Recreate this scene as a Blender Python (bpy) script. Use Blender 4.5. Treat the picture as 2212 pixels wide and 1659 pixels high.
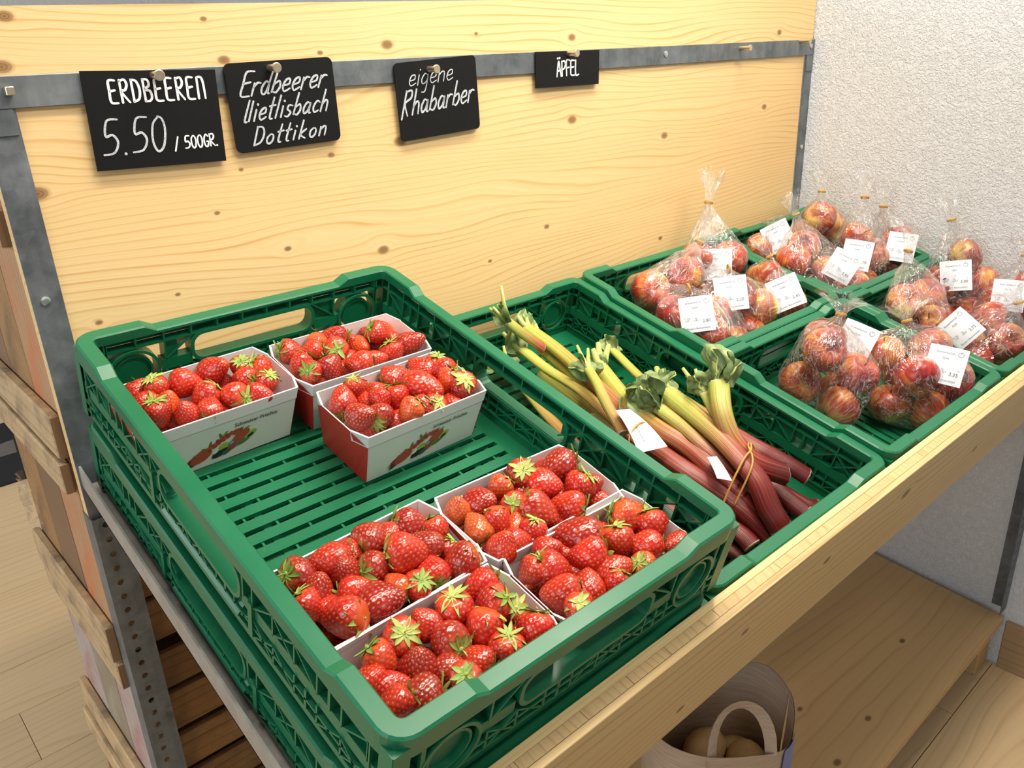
import bpy, bmesh, math, random
import numpy as np
from mathutils import Vector, Matrix, Quaternion, noise as mnoise

for o in list(bpy.data.objects):
    bpy.data.objects.remove(o)
scene = bpy.context.scene
COL = scene.collection
rnd = random.Random(7)

# ------------------------------------------------------------------ camera
FLOOR = 1.11                      # display origin (strawberry crate corner) above the floor
TILT = 0.26763                    # slope of the display shelf
cam_d = bpy.data.cameras.new('camera')
cam = bpy.data.objects.new('camera', cam_d)
COL.objects.link(cam)
cam_d.sensor_width = 36.0
cam_d.lens = 1776.5 / 2212 * 36.0
cam_d.clip_start = 0.02
Rr = ((0.7364762, -0.6753970, -0.0379691), (-0.2809504, -0.2543339, -0.9254086), (0.6153614, 0.6922089, -0.3770639))
cm = Matrix(((Rr[0][0], -Rr[1][0], -Rr[2][0]), (Rr[0][1], -Rr[1][1], -Rr[2][1]), (Rr[0][2], -Rr[1][2], -Rr[2][2]))).to_4x4()
cm.translation = Vector((-0.20762, -0.94398, 0.26618 + FLOOR))
cam.matrix_world = cm
scene.camera = cam

# ------------------------------------------------------------------ light
world = bpy.data.worlds.new('shop_ambient')
scene.world = world
world.use_nodes = True
bg = world.node_tree.nodes['Background']
bg.inputs[0].default_value = (0.90, 0.95, 1.0, 1)
bg.inputs[1].default_value = 0.10


def area(name, loc, target, sx, sy, power, col, spread=math.pi):
    l = bpy.data.lights.new(name, 'AREA')
    l.shape = 'RECTANGLE'
    l.size = sx
    l.size_y = sy
    l.energy = power
    l.color = col
    l.spread = spread
    o = bpy.data.objects.new(name, l)
    COL.objects.link(o)
    o.location = loc
    d = Vector(target) - Vector(loc)
    o.rotation_euler = d.to_track_quat('-Z', 'Y').to_euler()
    return o


# ceiling luminaires of the shop, then daylight from the shop windows to the left and front
area('ceiling_lamp_a', (0.15, -0.52, 2.75), (0.15, -0.42, 0), 1.30, 0.16, 31, (1.0, 0.90, 0.76))
area('ceiling_lamp_b', (1.15, -0.46, 2.75), (1.10, -0.40, 0), 1.10, 0.16, 31, (1.0, 0.90, 0.76))
area('ceiling_track_lamp_c', (1.10, -1.45, 2.75), (0.75, 0.06, 1.22), 1.30, 0.16, 4.5, (1.0, 0.92, 0.80), 0.95)
area('window_daylight_left', (-2.9, -0.9, 1.75), (0.4, 0.0, 1.0), 1.8, 2.2, 50, (0.86, 0.94, 1.0))
area('window_daylight_back', (-2.6, 2.3, 1.8), (0.1, 1.5, 0.0), 1.6, 1.8, 45, (0.95, 0.97, 1.0))
area('window_daylight_front', (-0.2, -3.6, 2.1), (0.6, 0.0, 1.2), 2.4, 1.4, 11, (0.94, 0.97, 1.0))

scene.view_settings.view_transform = 'Standard'
scene.view_settings.look = 'None'
scene.view_settings.exposure = 0.0
scene.view_settings.gamma = 1.0
scene.view_settings.use_curve_mapping = False

# ------------------------------------------------------------------ helpers
M_SH = Matrix.Translation((0, 0, FLOOR)) @ Matrix.Rotation(TILT, 4, 'X')   # shelf frame: x right, y up the slope, z off the shelf


def SH(u, v, w):
    return M_SH @ Vector((u, -v, w))


class MB:
    """collects shapes, then links them as one mesh object"""

    def __init__(s):
        s.v = []
        s.f = []
        s.m = []
        s.c = {}
        s.cur = 0

    def add(s, vs, fs):
        n = len(s.v)
        s.v.extend([tuple(p) for p in vs])
        for f in fs:
            s.f.append([i + n for i in f])
            s.m.append(s.cur)

    def box(s, a, b, M=None):
        x0, y0, z0 = a
        x1, y1, z1 = b
        vs = [(x0, y0, z0), (x1, y0, z0), (x1, y1, z0), (x0, y1, z0), (x0, y0, z1), (x1, y0, z1), (x1, y1, z1), (x0, y1, z1)]
        if M is not None:
            vs = [M @ Vector(p) for p in vs]
        s.add(vs, [(0, 3, 2, 1), (4, 5, 6, 7), (0, 1, 5, 4), (1, 2, 6, 5), (2, 3, 7, 6), (3, 0, 4, 7)])

    def prism(s, poly, h0, h1, fn):
        """poly: 2d points counter-clockwise; fn(a, b, h) -> 3d"""
        n = len(poly)
        vs = [fn(p[0], p[1], h0) for p in poly] + [fn(p[0], p[1], h1) for p in poly]
        fs = [tuple(range(n - 1, -1, -1)), tuple(range(n, 2 * n))]
        fs += [(i, (i + 1) % n, n + (i + 1) % n, n + i) for i in range(n)]
        s.add(vs, fs)

    def bevbox(s, a, b, c, M=None):
        """box with chamfered edges: stacked rounded rings"""
        x0, y0, z0 = a
        x1, y1, z1 = b

        def ring(z, e):
            return [(x0 + e + c, y0 + e, z), (x1 - e - c, y0 + e, z), (x1 - e, y0 + e + c, z), (x1 - e, y1 - e - c, z),
                    (x1 - e - c, y1 - e, z), (x0 + e + c, y1 - e, z), (x0 + e, y1 - e - c, z), (x0 + e, y0 + e + c, z)]
        vs = ring(z0, c * .7) + ring(z0 + c, 0) + ring(z1 - c, 0) + ring(z1, c * .7)
        if M is not None:
            vs = [M @ Vector(p) for p in vs]
        fs = [tuple(range(7, -1, -1)), tuple(range(24, 32))]
        for k in range(3):
            fs += [(k * 8 + i, k * 8 + (i + 1) % 8, k * 8 + 8 + (i + 1) % 8, k * 8 + 8 + i) for i in range(8)]
        s.add(vs, fs)

    def tube(s, pts, rad, n=8, cap=True):
        pts = [Vector(p) for p in pts]
        rad = rad if isinstance(rad, (list, tuple)) else [rad] * len(pts)
        vs = []
        up = Vector((0.31, 0.17, 0.93)).normalized()
        for i, p in enumerate(pts):
            t = (pts[min(i + 1, len(pts) - 1)] - pts[max(i - 1, 0)]).normalized()
            x = t.cross(up)
            if x.length < 1e-3:
                x = t.cross(Vector((1, 0, 0)))
            x.normalize()
            y = x.cross(t)
            for k in range(n):
                a = 2 * math.pi * k / n
                vs.append(p + (x * math.cos(a) + y * math.sin(a)) * rad[i])
        fs = []
        for i in range(len(pts) - 1):
            fs += [(i * n + k, i * n + (k + 1) % n, (i + 1) * n + (k + 1) % n, (i + 1) * n + k) for k in range(n)]
        if cap:
            fs += [tuple(range(n - 1, -1, -1)), tuple(range((len(pts) - 1) * n, len(pts) * n))]
        s.add(vs, fs)

    def grid(s, rows):
        """rows of equal length -> quad sheet"""
        n = len(rows[0])
        vs = [p for r in rows for p in r]
        s.add(vs, [(i * n + k, i * n + k + 1, (i + 1) * n + k + 1, (i + 1) * n + k) for i in range(len(rows) - 1) for k in range(n - 1)])

    def mesh(s, name, mats, smooth=False):
        me = bpy.data.meshes.new(name)
        me.from_pydata(s.v, [], s.f)
        for m in (mats if isinstance(mats, (list, tuple)) else [mats]):
            me.materials.append(m)
        if any(s.m):
            me.polygons.foreach_set('material_index', s.m)
        if smooth:
            me.polygons.foreach_set('use_smooth', [True] * len(me.polygons))
        me.update()
        return me

    def build(s, name, mats, parent=None, smooth=False):
        return link(name, s.mesh(name, mats, smooth), parent)


def link(name, me, parent=None, mw=None):
    o = bpy.data.objects.new(name, me)
    COL.objects.link(o)
    if parent is not None:
        o.parent = parent
    if mw is not None:
        if parent is None:
            o.matrix_world = mw
        else:
            o.matrix_local = mw
    return o


def tag(o, label=None, cat=None, group=None, kind=None):
    for k, v in (('label', label), ('category', cat), ('group', group), ('kind', kind)):
        if v:
            o[k] = v
    return o


def thing(name, label, cat, mw=None, group=None):
    o = bpy.data.objects.new(name, None)
    o.empty_display_size = 0.05
    COL.objects.link(o)
    if mw is not None:
        o.matrix_world = mw
    return tag(o, label, cat, group)


def copy_tree(o, parent=None):
    c = o.copy()
    COL.objects.link(c)
    c.parent = parent
    for ch in o.children:
        copy_tree(ch, c)
    return c


def autosmooth(o, ang=0.6):
    me = o.data
    me.polygons.foreach_set('use_smooth', [True] * len(me.polygons))
    bm = bmesh.new()
    bm.from_mesh(me)
    for e in bm.edges:
        if len(e.link_faces) == 2 and e.calc_face_angle(0) > ang:
            e.smooth = False
    bm.to_mesh(me)
    bm.free()


# ------------------------------------------------------------------ materials
class NT:
    def __init__(s, name):
        s.mat = bpy.data.materials.new(name)
        s.mat.use_nodes = True
        s.t = s.mat.node_tree
        s.b = s.t.nodes['Principled BSDF']
        s.out = s.t.nodes['Material Output']

    def n(s, typ, **kw):
        nd = s.t.nodes.new('ShaderNode' + typ)
        for k, v in kw.items():
            setattr(nd, k, v)
        return nd

    def l(s, a, b):
        s.t.links.new(a, b)

    def val(s, sock, x):
        if hasattr(x, 'is_linked') or hasattr(x, 'links'):
            s.l(x, sock)
        else:
            sock.default_value = x

    def math(s, op, a, b=0.0, c=None, clamp=False):
        nd = s.n('Math', operation=op, use_clamp=clamp)
        s.val(nd.inputs[0], a)
        s.val(nd.inputs[1], b)
        if c is not None:
            s.val(nd.inputs[2], c)
        return nd.outputs[0]

    def coords(s, scale=(1, 1, 1), loc=(0, 0, 0), rot=(0, 0, 0), src='Object'):
        tc = s.n('TexCoord')
        mp = s.n('Mapping')
        mp.inputs['Scale'].default_value = scale
        mp.inputs['Location'].default_value = loc
        mp.inputs['Rotation'].default_value = rot
        s.l(tc.outputs[src], mp.inputs[0])
        return mp.outputs[0]

    def noise(s, vec, scale=5, detail=3, rough=0.55, dist=0.0):
        nd = s.n('TexNoise')
        nd.inputs['Scale'].default_value = scale
        nd.inputs['Detail'].default_value = detail
        nd.inputs['Roughness'].default_value = rough
        nd.inputs['Distortion'].default_value = dist
        if vec is not None:
            s.l(vec, nd.inputs['Vector'])
        return nd.outputs[0]

    def ramp(s, fac, stops, interp='LINEAR'):
        nd = s.n('ValToRGB')
        nd.color_ramp.interpolation = interp
        el = nd.color_ramp.elements
        while len(el) < len(stops):
            el.new(0.5)
        for e, (p, c) in zip(el, stops):
            e.position = p
            e.color = (c[0], c[1], c[2], 1) if not isinstance(c, (int, float)) else (c, c, c, 1)
        s.val(nd.inputs[0], fac)
        return nd.outputs[0]

    def mix(s, fac, a, b, blend='MIX'):
        nd = s.n('Mix', data_type='RGBA', blend_type=blend)
        s.val(nd.inputs[0], fac)
        for sock, x in ((nd.inputs[6], a), (nd.inputs[7], b)):
            if isinstance(x, (tuple, list)):
                sock.default_value = (x[0], x[1], x[2], 1)
            else:
                s.l(x, sock)
        return nd.outputs[2]

    def set(s, col=None, rough=None, metal=None, spec=None):
        for k, x in (('Base Color', col), ('Roughness', rough), ('Metallic', metal), ('Specular IOR Level', spec)):
            if x is None:
                continue
            if isinstance(x, (tuple, list)):
                s.b.inputs[k].default_value = (x[0], x[1], x[2], 1)
            else:
                s.val(s.b.inputs[k], x)

    def bump(s, h, strength=0.3, dist=0.002):
        nd = s.n('Bump')
        nd.inputs['Strength'].default_value = strength
        nd.inputs['Distance'].default_value = dist
        s.l(h, nd.inputs['Height'])
        s.l(nd.outputs[0], s.b.inputs['Normal'])


def m_plain(name, col, rough=0.5, metal=0.0, var=0.0, scale=30):
    k = NT(name)
    if var:
        nz = k.noise(k.coords(), scale, 3)
        k.set(k.mix(nz, tuple(c * (1 - var) for c in col), tuple(min(1, c * (1 + var)) for c in col)), rough, metal)
    else:
        k.set(col, rough, metal)
    return k.mat


def m_wood(name, light, mid, dark, axis='X', across='Z', freq=85.0, wander=0.03, knots=(), rough=0.55, stain=None, rowvar=0.0, contrast=1.0, bigamp=9.0):
    """softwood: growth lines along one axis that bend round the knots"""
    k = NT(name)
    tc = k.n('TexCoord')
    oi = k.n('ObjectInfo')
    sep = k.n('SeparateXYZ')
    k.l(tc.outputs['Object'], sep.inputs[0])
    A = sep.outputs[axis]
    P = sep.outputs[across]
    third = [c for c in 'XYZ' if c not in (axis, across)][0]
    T = sep.outputs[third]
    seed = k.math('MULTIPLY', oi.outputs['Random'], 7.0)
    comb = k.n('CombineXYZ')
    k.l(k.math('ADD', k.math('MULTIPLY', A, 1.25), seed), comb.inputs[0])
    k.l(k.math('MULTIPLY', P, 6.0), comb.inputs[1])
    k.l(k.math('MULTIPLY', T, 6.0), comb.inputs[2])
    nz = k.noise(comb.outputs[0], 1.0, 2, 0.5)
    p = P
    kc = None
    for (ka, kp, kr) in knots:
        da = k.math('MULTIPLY', k.math('SUBTRACT', A, ka), 0.62)
        dp = k.math('SUBTRACT', P, kp)
        d2 = k.math('ADD', k.math('MULTIPLY', da, da), k.math('MULTIPLY', dp, dp))
        g = k.math('EXPONENT', k.math('MULTIPLY', d2, -1.0 / (2.1 * kr) ** 2))
        p = k.math('SUBTRACT', p, k.math('MULTIPLY', k.math('MULTIPLY', dp, g), 0.85))
        q = k.math('MULTIPLY', d2, 1.0 / (kr * kr))
        kc = q if kc is None else k.math('MINIMUM', kc, q)
    p = k.math('ADD', p, k.math('MULTIPLY', nz, wander * 2))
    comb2 = k.n('CombineXYZ')
    k.l(k.math('ADD', k.math('MULTIPLY', A, 0.35), seed), comb2.inputs[0])
    k.l(k.math('MULTIPLY', P, 3.2), comb2.inputs[1])
    k.l(k.math('MULTIPLY', T, 20.0), comb2.inputs[2])
    big = k.noise(comb2.outputs[0], 1.0, 1, 0.5)
    ph = k.math('ADD', k.math('MULTIPLY', p, freq), k.math('MULTIPLY', big, bigamp))
    comb4 = k.n('CombineXYZ')
    k.l(k.math('MULTIPLY', A, 3.0), comb4.inputs[0])
    k.l(k.math('MULTIPLY', P, 30.0), comb4.inputs[1])
    k.l(T, comb4.inputs[2])
    amp = k.noise(comb4.outputs[0], 1.0, 2)
    fr2 = k.math('FRACT', k.math('MULTIPLY', ph, 2.7))
    fr = k.math('FRACT', ph)
    comb3 = k.n('CombineXYZ')
    k.l(k.math('MULTIPLY', A, 6.0), comb3.inputs[0])
    k.l(k.math('MULTIPLY', P, 420.0), comb3.inputs[1])
    k.l(k.math('MULTIPLY', T, 420.0), comb3.inputs[2])
    fib = k.noise(comb3.outputs[0], 1.0, 2, 0.6)
    c = contrast
    lo = tuple(l + (m - l) * 0.5 * c for l, m in zip(light, mid))
    md = tuple(l + (m - l) * c for l, m in zip(light, mid))
    line = k.ramp(fr, [(0.0, 0.0), (0.45, 0.03), (0.74, 0.28), (0.88, 1.0), (0.95, 0.85), (1.0, 0.0)])
    line = k.math('MULTIPLY', line, k.ramp(amp, [(0.30, 0.25), (0.65, 1.0)]))
    fine = k.math('MULTIPLY', k.ramp(fr2, [(0.3, 0.0), (0.9, 1.0), (1.0, 0.0)]), 0.22)
    col = k.mix(k.math('MULTIPLY', k.math('MAXIMUM', line, fine), c), light, mid)
    col = k.mix(k.ramp(big, [(0.35, 0.0), (0.75, 0.30)]), col, md)
    col = k.mix(k.math('MULTIPLY', fib, 0.16), col, md)
    if kc is not None:
        ring = k.math('FRACT', k.math('MULTIPLY', k.math('POWER', kc, 0.5), 3.5))
        kcol = k.mix(ring, dark, tuple((a + b) / 2 for a, b in zip(dark, mid)))
        col = k.mix(k.ramp(kc, [(0.0, 1.0), (0.30, 0.9), (0.6, 0.35), (1.0, 0.0)]), col, kcol)
    if rowvar:
        col = k.mix(k.math('MULTIPLY', oi.outputs['Random'], rowvar), col, dark)
    if stain is not None:
        sn = k.noise(tc.outputs['Object'], 14, 5, 0.65)
        col = k.mix(k.ramp(sn, [(0.45, 0.0), (0.75, 0.85)]), col, stain)
    k.set(col, rough, spec=0.35)
    k.bump(k.math('ADD', fr, fib), 0.12, 0.0006)
    return k.mat


def m_metal(name, c0, c1, rough=0.5):
    k = NT(name)
    v = k.coords()
    vo = k.n('TexVoronoi')
    vo.inputs['Scale'].default_value = 70
    k.l(v, vo.inputs['Vector'])
    nz = k.noise(v, 22, 5, 0.65)
    nn = k.noise(k.coords((60, 60, 6)), 1.0, 3)
    f = k.math('ADD', k.math('MULTIPLY', vo.outputs['Color'], 0.09), k.math('ADD', k.math('MULTIPLY', nz, 0.6), k.math('MULTIPLY', nn, 0.25)))
    k.set(k.ramp(f, [(0.3, c0), (0.75, c1)]), k.ramp(nz, [(0.3, rough - 0.08), (0.7, rough + 0.1)]), 0.55)
    k.bump(nz, 0.08, 0.001)
    return k.mat


MAT = {}
low_knots = [(0.852, 1.261, .012), (1.106, 1.212, .011), (0.496, 1.26, .012), (0.382, 1.253, .006), (0.212, 1.201, .0045), (0.252, 1.249, .004), (0.019, 1.251, .013),
             (0.45, 1.111, .011), (0.786, 1.09, .007), (0.654, 1.055, .005), (1.103, 1.015, .007), (0.049, 1.098, .005), (0.145, 1.111, .004), (0.30, 1.14, .006), (1.45, 1.24, .010)]
up_knots = [(0.488, 1.388, .011), (0.853, 1.39, .010), (0.648, 1.399, .0045), (0.235, 1.422, .005), (0.252, 1.377, .009), (0.383, 1.381, .005), (0.015, 1.379, .012), (0.029, 1.426, .010), (1.487, 1.387, .010)]
SPR = ((0.86, 0.645, 0.33), (0.64, 0.36, 0.115), (0.17, 0.09, 0.045))
MAT['panel_low'] = m_wood('spruce_panel', SPR[0], SPR[1], SPR[2], 'X', 'Z', 95, 0.075, [(a_, b_, c_ * 0.72) for a_, b_, c_ in low_knots], contrast=0.9, bigamp=17.0)
MAT['panel_up'] = m_wood('spruce_panel_upper', SPR[0], SPR[1], SPR[2], 'X', 'Z', 95, 0.06, [(a_, b_, c_ * 0.72) for a_, b_, c_ in up_knots], contrast=0.9, bigamp=15.0)
MAT['rail_wood'] = m_wood('spruce_rail', (0.72, 0.53, 0.27), (0.46, 0.29, 0.12), (0.18, 0.10, 0.05), 'X', 'Z', 75, 0.02, [(0.83, -0.045, .010), (0.45, -0.06, .006), (0.62, -0.05, .007), (0.36, -0.12, .006), (1.12, -0.09, .007)])
MAT['rail_edge'] = m_wood('spruce_rail_edge', (0.88, 0.66, 0.33), (0.70, 0.46, 0.18), (0.24, 0.12, 0.05), 'X', 'Y', 260, 0.004)
MAT['rail_core'] = m_wood('spruce_end_grain_core', (0.74, 0.52, 0.25), (0.42, 0.24, 0.10), (0.2, 0.1, 0.05), 'Y', 'X', 95, 0.10, contrast=0.8)
MAT['board'] = m_wood('spruce_low_board', (0.62, 0.42, 0.20), (0.42, 0.25, 0.10), (0.12, 0.06, 0.03), 'X', 'Y', 34, 0.05, [(1.36, 0.11, .007), (1.02, 0.16, .006), (1.10, 0.06, .007), (0.96, 0.05, .008), (1.05, 0.27, .005), (1.25, 0.30, .005), (0.90, 0.18, .004)], contrast=0.6)
MAT['shelf_board'] = m_wood('shelf_board_wood', (0.62, 0.42, 0.20), (0.42, 0.25, 0.10), (0.12, 0.06, 0.03), 'X', 'Y', 40, 0.03)
MAT['floor'] = m_wood('oak_floor', (0.68, 0.50, 0.29), (0.48, 0.33, 0.16), (0.25, 0.15, 0.08), 'X', 'Y', 34, 0.05, rough=0.45, rowvar=0.10, contrast=0.7)
MAT['base'] = m_wood('oak_baseboard', (0.40, 0.27, 0.15), (0.26, 0.16, 0.08), (0.12, 0.07, 0.04), 'Y', 'Z', 60, 0.03)
old = ((0.46, 0.26, 0.10), (0.27, 0.13, 0.05), (0.07, 0.04, 0.02))
for nm, ax, ac in (('old_x', 'X', 'Z'), ('old_y', 'Y', 'Z'), ('old_z', 'Z', 'Y')):
    MAT[nm] = m_wood('old_crate_wood_' + nm[-1], old[0], old[1], old[2], ax, ac, 70, 0.03, rough=0.7, stain=(0.13, 0.08, 0.045), rowvar=0.45)
MAT['old_pale'] = m_wood('old_crate_wood_pale', (0.66, 0.47, 0.26), (0.44, 0.28, 0.14), (0.07, 0.04, 0.02), 'Y', 'Z', 60, 0.03, rough=0.7, stain=(0.10, 0.07, 0.05), rowvar=0.15)
MAT['old_orange'] = m_wood('old_crate_wood_orange_paint', (0.52, 0.30, 0.15), (0.34, 0.18, 0.09), (0.1, 0.05, 0.03), 'Z', 'Y', 60, 0.03, rough=0.7, stain=(0.62, 0.15, 0.05))
MAT['old_pink'] = m_wood('old_crate_wood_faded_pink_paint', (0.48, 0.40, 0.36), (0.36, 0.27, 0.24), (0.1, 0.05, 0.03), 'Z', 'Y', 50, 0.03, rough=0.75, stain=(0.42, 0.16, 0.15))
MAT['old_brown'] = m_wood('old_crate_wood_dark_brown', (0.26, 0.15, 0.08), (0.17, 0.09, 0.045), (0.05, 0.03, 0.02), 'Z', 'Y', 80, 0.02, rough=0.6)
MAT['old_grey'] = m_wood('old_crate_wood_grey_weathered', (0.34, 0.28, 0.19), (0.22, 0.17, 0.11), (0.06, 0.04, 0.03), 'Z', 'Y', 80, 0.03, rough=0.75, stain=(0.4, 0.36, 0.28))
MAT['galv'] = m_metal('galvanised_steel', (0.09, 0.105, 0.115), (0.30, 0.325, 0.345), 0.50)
MAT['steel'] = m_metal('bare_steel', (0.33, 0.32, 0.30), (0.52, 0.51, 0.49), 0.42)
MAT['nail'] = m_plain('brass_plated_nail', (0.72, 0.60, 0.42), 0.28, 0.9, 0.1, 200)
MAT['screw'] = m_plain('zinc_screw', (0.62, 0.65, 0.66), 0.3, 0.9)
MAT['hole'] = m_plain('dark_recess', (0.02, 0.02, 0.02), 0.8)

k = NT('white_textured_plaster')
v = k.coords()
n1 = k.noise(v, 190, 3, 0.55, 0.6)
n2 = k.noise(v, 60, 3, 0.6)
k.set(k.ramp(n2, [(0.3, (0.70, 0.715, 0.73)), (0.7, (0.78, 0.79, 0.80))]), 0.8, spec=0.2)
k.bump(k.math('ADD', k.ramp(n1, [(0.42, 0.0), (0.58, 1.0)]), k.math('MULTIPLY', n2, 0.5)), 0.55, 0.0030)
MAT['plaster'] = k.mat

k = NT('green_crate_plastic')
v = k.coords()
nz = k.noise(v, 9, 3)
sc = k.noise(k.coords((40, 40, 40)), 3.0, 6, 0.7)
col = k.mix(nz, (0.004, 0.125, 0.053), (0.009, 0.175, 0.074))
col = k.mix(k.ramp(sc, [(0.66, 0.0), (0.74, 0.28)]), col, (0.30, 0.52, 0.36))
k.set(col, k.ramp(nz, [(0.3, 0.30), (0.7, 0.42)]), spec=0.5)
k.bump(sc, 0.05, 0.001)
MAT['green'] = k.mat

MAT['black'] = m_plain('blackboard_black', (0.006, 0.006, 0.0065), 0.6, var=0.3, scale=60)
MAT['black'].node_tree.nodes['Principled BSDF'].inputs['Specular IOR Level'].default_value = 0.22
MAT['paint_white'] = m_plain('white_lettering', (0.90, 0.90, 0.90), 0.6)
k = NT('chalk_pen')
nz = k.noise(k.coords((1, 1, 1)), 700, 3, 0.7)
k.set(k.ramp(nz, [(0.3, (0.26, 0.28, 0.31)), (0.6, (0.66, 0.69, 0.72))]), 0.8)
MAT['chalk'] = k.mat
MAT['card'] = m_plain('white_punnet_card', (0.80, 0.78, 0.78), 0.55, var=0.03, scale=40)
MAT['card_side'] = m_plain('pale_grey_printed_card', (0.69, 0.71, 0.66), 0.5, var=0.05, scale=20)
MAT['card_red'] = m_plain('red_printed_card', (0.55, 0.035, 0.025), 0.42, var=0.08, scale=20)
MAT['ink'] = m_plain('black_print', (0.02, 0.02, 0.02), 0.6)
MAT['ink_grey'] = m_plain('grey_print', (0.22, 0.23, 0.26), 0.6)
MAT['label'] = m_plain('white_label_paper', (0.84, 0.87, 0.93), 0.5)
MAT['rubber'] = m_plain('tan_rubber_band', (0.62, 0.34, 0.07), 0.5)

# strawberry flesh: colour painted per seed, tinted by the object's own colour
k = NT('strawberry_skin')
at = k.n('Attribute', attribute_name='seed')
al = k.n('Attribute', attribute_name='shoulder')
oi = k.n('ObjectInfo')
nz = k.noise(k.coords(), 1.6, 2)
base = k.mix(k.ramp(nz, [(0.35, 0.0), (0.7, 1.0)]), (0.58, 0.032, 0.016), (0.42, 0.013, 0.011))
base = k.mix(1.0, base, oi.outputs['Color'], 'MULTIPLY')
base = k.mix(k.math('MULTIPLY', al.outputs['Fac'], 0.50), base, (0.80, 0.20, 0.045))
col = k.mix(at.outputs['Fac'], base, (0.78, 0.42, 0.10))
k.set(col, 0.25, spec=0.5)
k.b.inputs['Subsurface Weight'].default_value = 0.06
k.b.inputs['Subsurface Radius'].default_value = (0.006, 0.001, 0.001)
k.b.inputs['Coat Weight'].default_value = 0.35
k.b.inputs['Coat Roughness'].default_value = 0.06
MAT['berry'] = k.mat
k = NT('strawberry_calyx')
oi = k.n('ObjectInfo')
al = k.n('Attribute', attribute_name='along')
nz = k.noise(k.coords(), 3.0, 2)
fresh = k.mix(oi.outputs['Random'], (0.54, 0.58, 0.15), (0.28, 0.40, 0.07))
col = k.mix(k.math('MULTIPLY', al.outputs['Fac'], k.math('ADD', nz, 0.2)), fresh, (0.20, 0.34, 0.06))
k.set(col, 0.5)
k.b.inputs['Subsurface Weight'].default_value = 0.0
MAT['calyx'] = k.mat

# apple: yellow ground colour, red blush and streaks along the meridians
k = NT('apple_skin')
tc = k.n('TexCoord')
oi = k.n('ObjectInfo')
sep = k.n('SeparateXYZ')
k.l(tc.outputs['Object'], sep.inputs[0])
ang = k.math('ARCTAN2', sep.outputs['Y'], sep.outputs['X'])
cb = k.n('CombineXYZ')
k.l(k.math('MULTIPLY', k.math('SINE', ang), 7.0), cb.inputs[0])
k.l(k.math('MULTIPLY', k.math('COSINE', ang), 7.0), cb.inputs[1])
k.l(k.math('ADD', k.math('MULTIPLY', sep.outputs['Z'], 0.7), k.math('MULTIPLY', oi.outputs['Random'], 40.0)), cb.inputs[2])
st = k.noise(cb.outputs[0], 1.5, 4, 0.7)
mp = k.n('Mapping')
k.l(tc.outputs['Object'], mp.inputs[0])
cb2 = k.n('CombineXYZ')
k.l(k.math('MULTIPLY', oi.outputs['Random'], 23.0), cb2.inputs[0])
k.l(cb2.outputs[0], mp.inputs['Location'])
big = k.noise(mp.outputs[0], 0.85, 2)
f = k.math('ADD', k.math('MULTIPLY', st, 0.55), k.math('ADD', k.math('MULTIPLY', big, 0.75), k.math('MULTIPLY', sep.outputs['Z'], 0.06)))
red = k.ramp(f, [(0.44, (0.66, 0.44, 0.11)), (0.56, (0.58, 0.22, 0.06)), (0.67, (0.40, 0.055, 0.028)), (0.86, (0.20, 0.014, 0.016))])
dots = k.n('TexVoronoi')
dots.inputs['Scale'].default_value = 9
k.l(tc.outputs['Object'], dots.inputs['Vector'])
red = k.mix(k.ramp(dots.outputs['Distance'], [(0.05, 0.35), (0.09, 0.0)]), red, (0.75, 0.55, 0.3))
k.set(k.mix(1.0, red, oi.outputs['Color'], 'MULTIPLY'), 0.28)
MAT['apple'] = k.mat
MAT['apple_stem'] = m_plain('apple_stem_brown', (0.13, 0.08, 0.04), 0.7)

# thin crinkled clear film
k = NT('clear_film')
fd = k.n('Attribute', attribute_name='pleat')          # direction round the neck and distance from it
mpv = k.n('Mapping')
mpv.inputs['Scale'].default_value = (3.4, 3.4, 5.0)
k.l(fd.outputs['Vector'], mpv.inputs[0])
n1 = k.noise(mpv.outputs[0], 1.5, 3, 0.55, 0.5)
n2 = k.noise(k.coords(), 17, 2, 0.5, 1.0)
bmp = k.n('Bump')
bmp.inputs['Strength'].default_value = 0.9
bmp.inputs['Distance'].default_value = 0.009
k.l(k.math('ADD', n1, k.math('MULTIPLY', n2, 0.8)), bmp.inputs['Height'])
lw = k.n('LayerWeight')
lw.inputs['Blend'].default_value = 0.30
k.l(bmp.outputs[0], lw.inputs['Normal'])
tr = k.n('BsdfTransparent')
tr.inputs[0].default_value = (0.985, 0.985, 0.985, 1)
gl = k.n('BsdfGlossy')
gl.inputs['Roughness'].default_value = 0.07
gl.inputs['Color'].default_value = (1, 1, 1, 1)
k.l(bmp.outputs[0], gl.inputs['Normal'])
df = k.n('BsdfDiffuse')
df.inputs[0].default_value = (0.85, 0.86, 0.87, 1)
k.l(bmp.outputs[0], df.inputs['Normal'])
m1 = k.n('MixShader')
k.l(k.math('MULTIPLY_ADD', lw.outputs['Facing'], 0.42, 0.055, clamp=True), m1.inputs[0])
k.l(tr.outputs[0], m1.inputs[1])
k.l(gl.outputs[0], m1.inputs[2])
m2 = k.n('MixShader')
ridge = k.math('ABSOLUTE', k.math('SUBTRACT', n1, 0.5))
ridge2 = k.math('ABSOLUTE', k.math('SUBTRACT', n2, 0.5))
k.l(k.math('MAXIMUM', k.ramp(ridge, [(0.0, 0.50), (0.010, 0.14), (0.03, 0.01)]), k.ramp(ridge2, [(0.0, 0.10), (0.012, 0.01)])), m2.inputs[0])  # white diffuse streaks along the creases paint in the film's highlight lines
k.l(m1.outputs[0], m2.inputs[1])
k.l(df.outputs[0], m2.inputs[2])
k.t.nodes.remove(k.b)
k.l(m2.outputs[0], k.out.inputs['Surface'])
MAT['film'] = k.mat

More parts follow.
